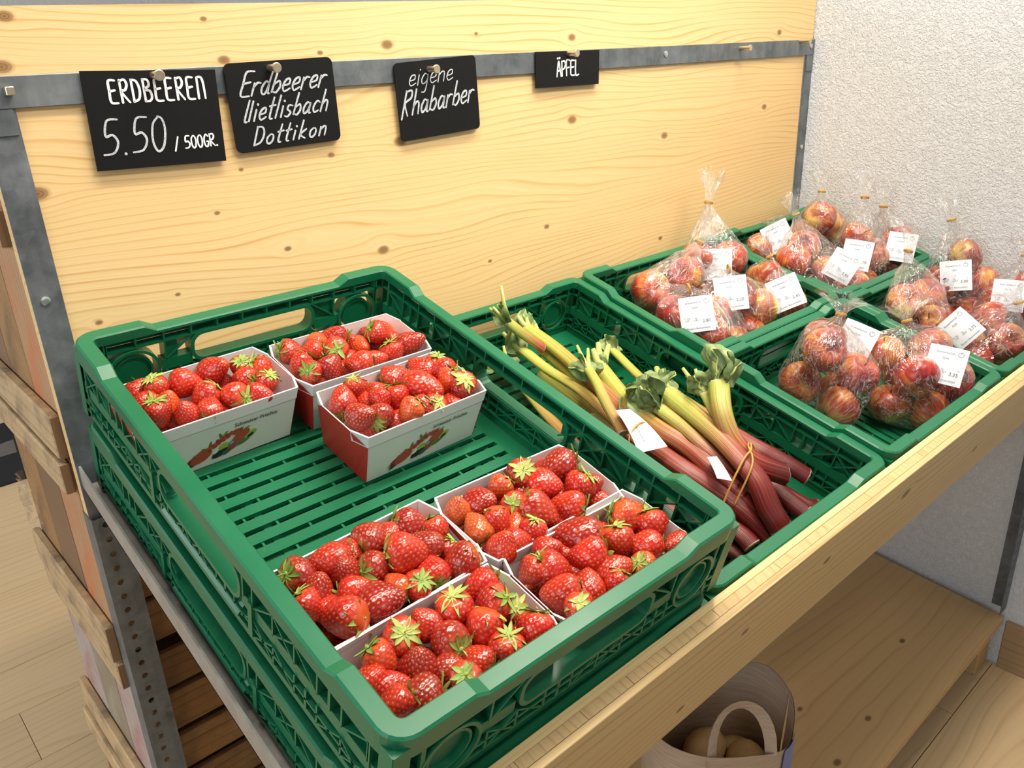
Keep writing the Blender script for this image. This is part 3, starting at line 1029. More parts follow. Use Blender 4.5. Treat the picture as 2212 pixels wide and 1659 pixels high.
# ------------------------------------------------------------------ blackboard signs with lettering
STROKES = {
    'E': (.46, [[(.40, .98), (.08, .97), (.05, .52), (.06, .05), (.42, .0)], [(.06, .52), (.34, .56)]]),
    'R': (.48, [[(.06, 0), (.05, 1)], [(.02, .93), (.3, 1.), (.4, .78), (.28, .56), (.08, .48), (.44, .0)]]),
    'D': (.48, [[(.06, 0), (.05, 1)], [(.02, .98), (.3, .92), (.43, .55), (.34, .15), (.06, .02)]]),
    'B': (.48, [[(.06, 0), (.05, 1)], [(.02, .98), (.3, .95), (.34, .7), (.08, .54), (.36, .46), (.42, .2), (.3, .03), (.06, .02)]]),
    'N': (.48, [[(.05, 0), (.06, .98)], [(.06, .98), (.3, .97), (.40, .7), (.43, .0)]]),
    'A': (.46, [[(.03, 0), (.12, .6), (.22, 1), (.32, .55), (.42, .0)], [(.08, .36), (.38, .42)]]),
    'Ä': (.46, [[(.03, 0), (.12, .6), (.22, 1), (.32, .55), (.42, .0)], [(.08, .36), (.38, .42)], [(.13, 1.2), (.14, 1.23)], [(.31, 1.22), (.32, 1.25)]]),
    'P': (.44, [[(.06, 0), (.05, 1)], [(.02, .96), (.3, .99), (.39, .75), (.28, .52), (.07, .44)]]),
    'F': (.42, [[(.06, 0), (.06, 1), (.40, 1.0)], [(.06, .52), (.32, .56)]]),
    'L': (.40, [[(.07, 1), (.05, .05), (.37, .02)]]),
    'G': (.48, [[(.42, .82), (.25, 1), (.06, .6), (.12, .1), (.32, .02), (.42, .3), (.42, .42), (.26, .42)]]),
    '5': (.50, [[(.46, 1.0), (.16, .98), (.10, .56), (.30, .58), (.44, .36), (.32, .08), (.02, .04)]]),
    '0': (.50, [[(.26, 1), (.08, .78), (.06, .3), (.2, .0), (.38, .14), (.44, .6), (.36, .92), (.22, 1.0)]]),
    '.': (.22, [[(.08, .02), (.10, .05)]]),
    '/': (.46, [[(.0, -.12), (.38, 1.02)]]),
    ' ': (.30, []),
    'e': (.42, [[(.06, .26), (.30, .32), (.28, .52), (.12, .48), (.05, .22), (.16, .02), (.38, .12)]]),
    'r': (.36, [[(.06, .5), (.05, .0)], [(.06, .34), (.18, .5), (.32, .48)]]),
    'd': (.46, [[(.32, .42), (.18, .52), (.05, .28), (.12, .03), (.28, .12), (.36, 1.0)], [(.33, .4), (.34, .06), (.42, .02)]]),
    'b': (.44, [[(.12, 1.0), (.05, .05)], [(.06, .1), (.24, .02), (.36, .24), (.28, .48), (.09, .36)]]),
    'n': (.44, [[(.06, .5), (.05, 0)], [(.06, .32), (.2, .5), (.32, .44), (.34, .0)]]),
    'i': (.20, [[(.08, .5), (.07, .0)], [(.10, .72), (.11, .75)]]),
    't': (.30, [[(.14, .95), (.10, .1), (.24, .0)], [(.0, .56), (.28, .6)]]),
    'l': (.22, [[(.12, 1.0), (.06, .0)]]),
    's': (.36, [[(.32, .46), (.14, .50), (.10, .32), (.28, .18), (.18, .0), (.02, .04)]]),
    'a': (.46, [[(.34, .42), (.18, .52), (.05, .26), (.12, .02), (.28, .14), (.35, .48)], [(.35, .46), (.34, .06), (.44, .02)]]),
    'c': (.38, [[(.34, .44), (.18, .52), (.05, .26), (.14, .02), (.34, .08)]]),
    'h': (.44, [[(.10, 1.0), (.05, .0)], [(.06, .30), (.20, .5), (.32, .42), (.34, .0)]]),
    'k': (.42, [[(.10, 1.0), (.05, .0)], [(.34, .50), (.08, .24), (.36, .0)]]),
    'o': (.42, [[(.2, .5), (.06, .34), (.08, .08), (.22, .0), (.34, .16), (.32, .42), (.18, .5)]]),
    'g': (.44, [[(.34, .42), (.18, .52), (.05, .26), (.12, .04), (.30, .14), (.35, .48)], [(.35, .46), (.30, -.3), (.12, -.36)]]),
    'U': (.40, [[(.10, .95), (.06, .08), (.18, .02)], [(.28, .9), (.26, .02)]]),
    'Rs': (.50, [[(.10, 1.0), (.02, -.1)], [(.08, .95), (.36, .98), (.38, .70), (.10, .5), (.30, .0)]]),
}


def catmull(p, sub=5):
    if len(p) < 3:
        return [Vector(a) for a in p]
    P_ = [Vector(a) for a in p]
    out = []
    for i in range(len(P_) - 1):
        p0, p1, p2, p3 = P_[max(i - 1, 0)], P_[i], P_[i + 1], P_[min(i + 2, len(P_) - 1)]
        for s_ in range(sub):
            t = s_ / sub
            out.append(.5 * ((2 * p1) + (p2 - p0) * t + (2 * p0 - 5 * p1 + 4 * p2 - p3) * t * t + (3 * p1 - p0 - 3 * p2 + p3) * t ** 3))
    out.append(P_[-1])
    return out


def lettering(txt, x, y_, hgt, pen, slant=0.0, sx=1.0, rot=0.0, space=0.0, th=0.0005, chars=None):
    """brush strokes as thin raised ribbons in the x-z plane (facing -y)"""
    q = MB()
    cx_ = 0.0
    for ch in (chars or txt):
        wd, strokes = STROKES[ch]
        for st in strokes:
            pts = catmull([(a, b_) for a, b_ in st])
            pts = [Vector(((cx_ + p.x * sx + p.y * slant) * hgt, p.y * hgt)) for p in pts]
            if (pts[-1] - pts[0]).length < pen * 0.6 and len(pts) < 3:
                c_ = pts[0]
                poly = [(c_.x + pen * .62 * math.cos(a), c_.y + pen * .62 * math.sin(a)) for a in [math.pi / 5 * i for i in range(10)]]
                q.prism(poly, 0, -th, lambda a, b_, h: (a, h, b_))
                continue
            L_, R_ = [], []
            for i, p in enumerate(pts):
                d = (pts[min(i + 1, len(pts) - 1)] - pts[max(i - 1, 0)])
                d = d.normalized() if d.length > 0 else Vector((1, 0))
                n_ = Vector((-d.y, d.x))
                k_ = pen / 2 * (0.72 + 0.28 * math.sin(math.pi * min(1, (i + 0.6) / len(pts))))
                L_.append(p + n_ * k_)
                R_.append(p - n_ * k_)
            d = (pts[0] - pts[1]).normalized() * pen * .3
            e = (pts[-1] - pts[-2]).normalized() * pen * .3
            L_ = [L_[0] * .5 + pts[0] * .5 + d] + L_ + [L_[-1] * .5 + pts[-1] * .5 + e]
            R_ = [R_[0] * .5 + pts[0] * .5 + d] + R_ + [R_[-1] * .5 + pts[-1] * .5 + e]
            n = len(L_)
            q.add([(p.x, -th, p.y) for p in L_] + [(p.x, -th, p.y) for p in R_] + [(p.x, 0, p.y) for p in L_] + [(p.x, 0, p.y) for p in R_],
                  [(n + i, n + i + 1, i + 1, i) for i in range(n - 1)] + [(i, i + 1, 2 * n + i + 1, 2 * n + i) for i in range(n - 1)] + [(3 * n + i, 3 * n + i + 1, n + i + 1, n + i) for i in range(n - 1)])
        cx_ += (wd + space) * sx
    M = Matrix.Translation((x, 0, y_)) @ Matrix.Rotation(-rot, 4, 'Y')
    q.v = [tuple(M @ Vector(p)) for p in q.v]
    return q


def sign(label, c, wd, ht, rot, rad, lines, tip=0.0):
    """c: centre on the panel (x, z); board local frame: x right, z up, faces -y"""
    mw = Matrix.Translation((c[0], 0.0598, c[1] + FLOOR)) @ Matrix.Rotation(-rot, 4, 'Y') @ Matrix.Rotation(tip, 4, 'X')
    t = thing('blackboard_sign', label, 'sign', mw)
    q = MB()
    if rad > 0:
        poly = []
        for cx_, cy_, a0 in ((wd / 2 - rad, ht / 2 - rad, 0), (-wd / 2 + rad, ht / 2 - rad, 90), (-wd / 2 + rad, -ht / 2 + rad, 180), (wd / 2 - rad, -ht / 2 + rad, 270)):
            poly += [(cx_ + rad * math.cos(math.radians(a0 + 18 * i)), cy_ + rad * math.sin(math.radians(a0 + 18 * i))) for i in range(6)]
    else:
        poly = [(wd / 2, -ht / 2), (wd / 2, ht / 2), (-wd / 2, ht / 2), (-wd / 2, -ht / 2)]
    q.prism(poly, -0.0012, 0.0012, lambda a, b_, h: (a, -h, b_))
    q.build('board', MAT['black'], t)
    for (mat, kw) in lines:
        lq = lettering(**kw)
        lq.v = [(p[0], p[1] - 0.00125, p[2]) for p in lq.v]
        lq.build('lettering', MAT[mat], t)
    return t


sign('square cornered black sign with white lettering ERDBEEREN 5.50 / 500GR.', (0.1586, 0.2073), 0.1495, 0.1043, -0.032, 0.0, [
    ('paint_white', dict(txt='ERDBEEREN', x=-0.0490, y_=0.0185, hgt=0.0240, pen=0.0028, slant=0.0, sx=0.86, rot=0.02, space=0.13)),
    ('chalk', dict(txt='5.50', x=-0.0660, y_=-0.0370, hgt=0.0380, pen=0.0026, slant=0.12, sx=1.0, rot=0.03, space=0.06)),
    ('paint_white', dict(txt='/ 500GR.', x=0.0145, y_=-0.0350, hgt=0.0140, pen=0.0019, sx=1.0, rot=0.03, space=0.05))], 0.02)
sign('rounded black sign with three chalk lines beginning Erdbeeren', (0.3207, 0.2124), 0.1480, 0.1040, 0.020, 0.008, [
    ('chalk', dict(txt='Erdbeerer', x=-0.0610, y_=0.0130, hgt=0.0280, pen=0.0025, slant=0.50, sx=1.16, rot=0.03, space=0.0)),
    ('chalk', dict(txt='Uietlisbach', x=-0.0610, y_=-0.0165, hgt=0.0260, pen=0.0024, slant=0.46, sx=1.12, rot=0.03, space=0.03)),
    ('chalk', dict(txt='Dottikon', x=-0.0530, y_=-0.0450, hgt=0.0220, pen=0.0024, slant=0.45, sx=1.30, rot=0.02, space=0.10))], 0.02)
sign('rounded black sign with chalk words eigene Rhabarber', (0.5654, 0.2049), 0.1470, 0.1045, 0.044, 0.007, [
    ('chalk', dict(txt='eigene', x=-0.0540, y_=0.0200, hgt=0.0270, pen=0.0016, slant=0.34, sx=1.30, rot=0.02, space=0.0)),
    ('chalk', dict(txt='Rhabarber', chars=['Rs'] + list('habarber'), x=-0.0700, y_=-0.0190, hgt=0.0330, pen=0.0027, slant=0.36, sx=1.04, rot=0.05, space=0.0))], 0.02)
sign('narrow black sign with white lettering ÄPFEL', (0.8360, 0.2327), 0.1490, 0.0540, -0.008, 0.0, [
    ('paint_white', dict(txt='ÄPFEL', x=-0.0280, y_=-0.0115, hgt=0.0230, pen=0.0028, sx=1.06, rot=0.03))], 0.02)

# ------------------------------------------------------------------ text helper
text_cache = {}


def text_mesh(txt, size, mat, bold=0.0):
    key = (txt, size, mat, bold)
    if key not in text_cache:
        cu = bpy.data.curves.new('txt', 'FONT')
        cu.body = txt
        cu.size = size
        cu.offset = bold
        cu.resolution_u = 2
        o = bpy.data.objects.new('txt', cu)
        COL.objects.link(o)
        bpy.context.view_layer.update()
        dg = bpy.context.evaluated_depsgraph_get()
        me = bpy.data.meshes.new_from_object(o.evaluated_get(dg))
        me.materials.clear()
        me.materials.append(MAT[mat])
        bpy.data.objects.remove(o)
        text_cache[key] = me
    return text_cache[key]


def vcol_mat(name, attr):
    kk = NT(name)
    a = kk.n('Attribute', attribute_name=attr)
    kk.set(a.outputs['Color'], 0.5)
    return kk.mat


MAT['print'] = vcol_mat('printed_fruit_picture', 'ink')

# ------------------------------------------------------------------ punnets
PL, PW, PH = 0.166, 0.098, 0.068


def print_mesh():
    """flat printed picture of berries on the side of a punnet"""
    q = MB()
    cols = []
    z = [0.0]

    def ell(cx_, cy_, a, b_, rot, col, n=16, tip=0.0):
        z[0] += 0.000006
        pts = []
        for i in range(n):
            t = 2 * math.pi * i / n
            x, y_ = a * math.cos(t), b_ * math.sin(t) * (1 - tip * math.cos(t))
            pts.append((cx_ + x * math.cos(rot) - y_ * math.sin(rot), cy_ + x * math.sin(rot) + y_ * math.cos(rot)))
        q.add([(p[0], -z[0], p[1]) for p in pts], [tuple(range(n))])
        cols.extend([col] * n)
    G, G2, RD, DR, OR = (0.06, 0.20, 0.03), (0.30, 0.45, 0.06), (0.36, 0.025, 0.015), (0.24, 0.012, 0.012), (0.42, 0.07, 0.03)
    for (x, y_, r_) in ((-0.034, 0.004, 0.2), (-0.031, 0.0065, 1.0), (-0.012, 0.014, 0.4), (-0.016, 0.013, 2.6), (-0.011, 0.0165, 1.3), (0.006, 0.024, 0.9), (0.002, 0.0235, 1.9), (0.024, 0.022, 0.8), (0.030, 0.0215, 0.4), (0.020, 0.0205, 1.9)):
        ell(x, y_, 0.0058, 0.0016, r_, G if r_ > 0.9 else (0.13, 0.30, 0.05), 10)
    ell(-0.036, 0.0005, 0.007, 0.0022, 0.3, (0.16, 0.34, 0.06), 12)
    ell(-0.030, 0.003, 0.010, 0.0055, 0.5, DR, tip=0.2)
    ell(-0.022, 0.0055, 0.0135, 0.0075, 0.45, OR, 20, tip=-0.18)
    r_ = random.Random(2)
    for i in range(30):
        f = i / 29
        ell(-0.012 + 0.036 * f + r_.uniform(-.002, .002), 0.0125 + 0.0105 * math.sin(f * 1.7) + r_.uniform(-.004, .003) * (1 - f * .7), 0.0024, 0.0024, 0, RD if i % 3 else (0.50, 0.06, 0.04), 9)
    ell(0.024, 0.015, 0.0115, 0.0052, 0.4, OR, 18, tip=-0.15)
    ell(0.004, 0.008, 0.0062, 0.0048, 0.3, G2, 16)
    ell(0.0, 0.0005, 0.011, 0.0042, 0.25, (0.012, 0.018, 0.016), 16)
    ell(-0.006, 0.0048, 0.0035, 0.0022, 0.5, (0.75, 0.78, 0.70), 9)
    ell(-0.0045, 0.0068, 0.0025, 0.0018, 0.1, (0.75, 0.78, 0.70), 9)
    ell(0.013, 0.0085, 0.0045, 0.0030, 0.4, (0.10, 0.13, 0.18), 14)
    ell(0.013, 0.0090, 0.0030, 0.0018, 0.4, (0.34, 0.38, 0.42), 12)
    ell(0.014, 0.0035, 0.0080, 0.0038, 0.5, (0.33, 0.06, 0.045), 16)
    ell(0.023, 0.0075, 0.0065, 0.0025, 0.15, (0.38, 0.08, 0.06), 14)
    ell(0.026, 0.0045, 0.0085, 0.0024, 0.25, G, 14)
    ell(0.036, 0.0115, 0.0075, 0.0040, 0.5, G2, 16)
    ell(0.035, 0.0100, 0.0048, 0.0022, 0.5, (0.015, 0.03, 0.02), 12)
    ell(0.006, -0.001, 0.0055, 0.0030, 0.3, (0.06, 0.08, 0.11), 14)
    ell(-0.036, -0.003, 0.0045, 0.0022, 0.3, (0.03, 0.05, 0.05), 12)
    me = q.mesh('printed_fruit', MAT['print'])
    ca = me.color_attributes.new('ink', 'FLOAT_COLOR', 'POINT')
    ca.data.foreach_set('color', [c for cc in cols for c in (cc[0], cc[1], cc[2], 1.0)])
    return me


def punnet_parts():
    def loop(z, f, bul, ins=0.0):
        hx, hy = (PL / 2) * f - ins, (PW / 2) * f - ins
        b_ = bul
        return [Vector(p) for p in ((-hx, -hy, z), (hx, -hy, z), (hx + b_, -hy * .55, z), (hx + b_, hy * .55, z), (hx, hy, z), (-hx, hy, z), (-hx - b_, hy * .55, z), (-hx - b_, -hy * .55, z))]
    th = 0.0011
    fb = 0.93
    hyB = PW / 2 * 0.86
    bot = [Vector(p) for p in ((-PL / 2 * fb, -hyB, 0), (PL / 2 * fb, -hyB, 0), (PL / 2 * fb + .001, -hyB * .55, 0), (PL / 2 * fb + .001, hyB * .55, 0), (PL / 2 * fb, hyB, 0), (-PL / 2 * fb, hyB, 0), (-PL / 2 * fb - .001, hyB * .55, 0), (-PL / 2 * fb - .001, -hyB * .55, 0))]
    top = loop(PH, 1.0, 0.008)
    # the ends dip a little between the stiff corners
    for i in (2, 3, 6, 7):
        top[i].z -= 0.001
    c_in = lambda L_, t: [Vector((p.x - math.copysign(t, p.x), p.y - math.copysign(t, p.y), p.z)) for p in L_]
    q = MB()
    ib, it = [p + Vector((0, 0, th)) for p in c_in(bot, th)], c_in(top, th)
    vs = bot + top + ib + it
    fs = [tuple(range(7, -1, -1)), tuple(range(16, 24))]
    for i in range(8):
        j = (i + 1) % 8
        fs += [(i, j, 8 + j, 8 + i), (8 + i, 8 + j, 24 + j, 24 + i), (17 + i - 1, 24 + i, 24 + j, 16 + j)]
    q.add(vs, fs)
    for fi in range(len(fs)):
        if fi >= 2 and (fi - 2) % 3 == 0 and (fi - 2) // 3 in (0, 4):
            q.m[fi] = 1
    tray = q.mesh('tray', [MAT['card'], MAT['card_side']])
    # folded-over top band
    q = MB()
    f0 = 0.79
    lo = [b_.lerp(t, f0) for b_, t in zip(bot, top)]
    out = lambda L_, d: [Vector((p.x + math.copysign(d, p.x), p.y + math.copysign(d, p.y), p.z)) for p in L_]
    lo2, to2 = out(lo, 0.0006), out(top, 0.0006)
    tin = [Vector((p.x - math.copysign(th, p.x), p.y - math.copysign(th, p.y), p.z + 0.0006)) for p in top]
    to3 = [p + Vector((0, 0, 0.0006)) for p in to2]
    for i in (0, 1, 3, 4, 5, 7):
        j = (i + 1) % 8
        q.add([lo[i], lo[j], lo2[i], lo2[j], to3[i], to3[j], tin[i], tin[j]], [(0, 1, 3, 2), (2, 3, 5, 4), (4, 5, 7, 6)])
    band = q.mesh('folded_rim', [MAT['card']])
    endm = []
    for idx in ((1, 2, 3, 4), (5, 6, 7, 0)):
        q = MB()
        lo_ = out([bot[i] for i in idx], 0.0004)
        hi_ = out([bot[i].lerp(top[i], 0.99 if n_ in (1, 2) else 0.79) for n_, i in enumerate(idx)], 0.0005)
        for a in range(3):
            q.add([lo_[a], lo_[a + 1], hi_[a + 1], hi_[a]], [(0, 1, 2, 3)])
        endm.append(q.mesh('end_panel', [MAT['card_red']]))
    return tray, band, endm


tray_me, band_me, end_me = punnet_parts()
print_me = print_mesh()
schw = text_mesh('Schweizer Früchte', 0.0068, 'ink', 0.00008)
PUN = {1: (0.094, 0.118, .03, 'white cardboard punnet of strawberries at the back left of the crate'),
       2: (0.277, 0.122, .0, 'white cardboard punnet of strawberries in the back right corner of the crate'),
       3: (0.276, 0.230, .03, 'white cardboard punnet of strawberries in front of the back right one, red end showing'),
       4: (0.100, 0.438, .035, 'white cardboard punnet of strawberries at the left, just in front of the empty floor'),
       5: (0.100, 0.536, .0, 'white cardboard punnet of strawberries in the front left corner, nearest the camera'),
       6: (0.278, 0.444, -.03, 'white cardboard punnet of strawberries at the right, just in front of the empty floor'),
       7: (0.284, 0.536, .0, 'white cardboard punnet of strawberries in the front right corner of the crate')}
SLOPE = math.atan((PW / 2 * 0.14) / PH)
for i, (u, v, a, lab) in PUN.items():
    mw = M_SH @ Matrix.Translation((u, -v, -0.0990)) @ Matrix.Rotation(a, 4, 'Z')
    t = thing('punnet', lab, 'punnet', mw, 'strawberry punnets')
    link('tray', tray_me, t)
    link('folded_rim', band_me, t)
    for e in end_me:
        tag(link('end_panel', e, t), 'red printed end panel')
    for s_ in (0, math.pi):
        F = Matrix.Rotation(s_, 4, 'Z') @ Matrix.Translation((0, -PW / 2 * 0.86 - 0.0005, 0)) @ Matrix.Rotation(SLOPE, 4, 'X')
        link('printed_fruit', print_me, t, F @ Matrix.Translation((-0.008, 0, 0.012)) @ Matrix.Rotation(-0.05, 4, 'Y'))
        link('lettering', schw, t, F @ Matrix.Translation((0.008, -0.0002, 0.0425)) @ Matrix.Rotation(math.pi / 2, 4, 'X'))

# ------------------------------------------------------------------ strawberries
def berry_mesh(seed, el):
    rg = np.random.default_rng(seed)
    NU, NV = 84, 66
    phi = (np.arange(NV) + 0.5) / NV * math.pi
    th = np.arange(NU) / NU * 2 * math.pi
    PHI, TH = np.meshgrid(phi, th, indexing='ij')
    ph = rg.uniform(0, 6.28, 6)
    cone = 0.25 + 0.16 * rg.random()
    lump = 1 + 0.05 * np.sin(2 * TH + ph[0]) * np.sin(PHI) + 0.035 * np.sin(3 * TH + ph[1]) * np.sin(2 * PHI + ph[2]) + 0.03 * np.sin(TH + ph[3])
    rad = np.sin(PHI) * (1 + cone * np.cos(PHI)) * lump * (1 - 0.0 * PHI)
    zz = 1.17 * el * np.cos(PHI) - 0.10 * np.exp(-(PHI / 0.35) ** 2)
    X = np.stack([rad * np.cos(TH), rad * np.sin(TH), zz], -1).reshape(-1, 3)
    X[:, 0] += 0.08 * np.sin(ph[4]) * (1 - X[:, 2]) ** 2 * 0.3
    X[:, 1] += 0.08 * np.cos(ph[4]) * (1 - X[:, 2]) ** 2 * 0.3
    # seeds in a spiral
    ns = 185
    kk = np.arange(ns) + 0.5
    sp = np.arccos(1 - 2 * kk / ns)
    st = kk * 2.399963
    sl = 1 + 0.05 * np.sin(2 * st + ph[0]) * np.sin(sp) + 0.035 * np.sin(3 * st + ph[1]) * np.sin(2 * sp + ph[2]) + 0.03 * np.sin(st + ph[3])
    sr = np.sin(sp) * (1 + cone * np.cos(sp)) * sl
    Sd = np.stack([sr * np.cos(st), sr * np.sin(st), 1.17 * el * np.cos(sp)], -1)
    Sd[:, 0] += 0.08 * np.sin(ph[4]) * (1 - Sd[:, 2]) ** 2 * 0.3
    Sd[:, 1] += 0.08 * np.cos(ph[4]) * (1 - Sd[:, 2]) ** 2 * 0.3
    Sd = Sd[sp > 0.55]
    diff = X[:, None, :] - Sd[None]
    diff[:, :, 2] *= 0.72                     # seeds are long ovals
    d = np.sqrt((diff ** 2).sum(-1)).min(1)
    nrm = X / (np.linalg.norm(X, axis=1, keepdims=True) + 1e-9)
    disp = -0.062 * np.exp(-(d / 0.070) ** 2) + 0.036 * np.exp(-(d / 0.032) ** 2)
    X = X + nrm * disp[:, None]
    seed_w = np.clip(1.25 - d / 0.038, 0, 1)
    sh_ = np.clip((0.80 - PHI.reshape(-1)) / 0.55, 0, 1)
    idx = np.arange(NV * NU).reshape(NV, NU)
    f = np.stack([idx[:-1], idx[1:], np.roll(idx, -1, 1)[1:], np.roll(idx, -1, 1)[:-1]], -1).reshape(-1, 4)
    verts = [tuple(p) for p in X]
    faces = [tuple(int(a) for a in r_) for r_ in f]
    faces.append(tuple(int(a) for a in idx[0]))
    faces.append(tuple(int(a) for a in idx[-1][::-1]))
    me = bpy.data.meshes.new('strawberry')
    me.from_pydata(verts, [], faces)
    me.materials.append(MAT['berry'])
    me.polygons.foreach_set('use_smooth', [True] * len(me.polygons))
    for nm, arr in (('seed', seed_w), ('shoulder', sh_)):
        at_ = me.attributes.new(nm, 'FLOAT', 'POINT')
        at_.data.foreach_set('value', arr.astype(float))
    me.update()
    return me


def calyx_mesh(seed):
    rg = random.Random(seed)
    q = MB()
    along = []
    n = rg.choice((8, 9, 10, 11))
    for i in range(n):
        a = 2 * math.pi * (i + rg.uniform(-.25, .25)) / n
        L_ = rg.uniform(0.66, 1.08)
        wd = rg.uniform(0.10, 0.165)
        lift = rg.uniform(-0.2, 1.1)
        tw = rg.uniform(-0.5, 0.5)
        ca, sa = math.cos(a), math.sin(a)
        rows = []
        for s_ in range(7):
            t = s_ / 6
            rr_ = 0.06 + L_ * t * (1 - 0.15 * lift * t)
            z_ = 1.10 - 0.36 * t * t + lift * 0.55 * t ** 1.6
            wv = wd * (0.55 + 1.1 * t) * (1 - t) ** 0.75 + 0.004
            wv = wd * math.sin(math.pi * min(1, 0.22 + 0.78 * t)) ** 0.8 + 0.004
            row_ = []
            for c_ in (-1, 0, 1):
                o_ = c_ * wv
                zz = z_ + (0.035 if c_ else -0.02) + tw * 0.12 * c_ * t
                row_.append((ca * rr_ - sa * o_, sa * rr_ + ca * o_, zz))
            rows.append(row_)
        q.grid(rows)
        along += [s_ / 6 for s_ in range(7) for _ in range(3)]
        # thickness: an under sheet
        q.grid([[(p[0], p[1], p[2] - 0.02) for p in reversed(r_)] for r_ in rows])
        along += [s_ / 6 for s_ in range(7) for _ in range(3)]
    v0 = len(q.v)
    q.tube([(0, 0, 1.0), (0, 0, 1.14), (0.01, 0, 1.18)], [0.16, 0.12, 0.07], 10)
    h = rg.choice((0.0, 0.12, 0.35))
    b_ = rg.uniform(-.2, .2)
    q.tube([(0, 0, 1.10), (b_ * .3, 0.02, 1.20 + h * .5), (b_, 0.05, 1.21 + h)], [0.05, 0.042, 0.035], 7)
    along += [0.0] * (len(q.v) - v0)
    me = q.mesh('calyx', MAT['calyx'], True)
    at_ = me.attributes.new('along', 'FLOAT', 'POINT')
    at_.data.foreach_set('value', along)
    return me


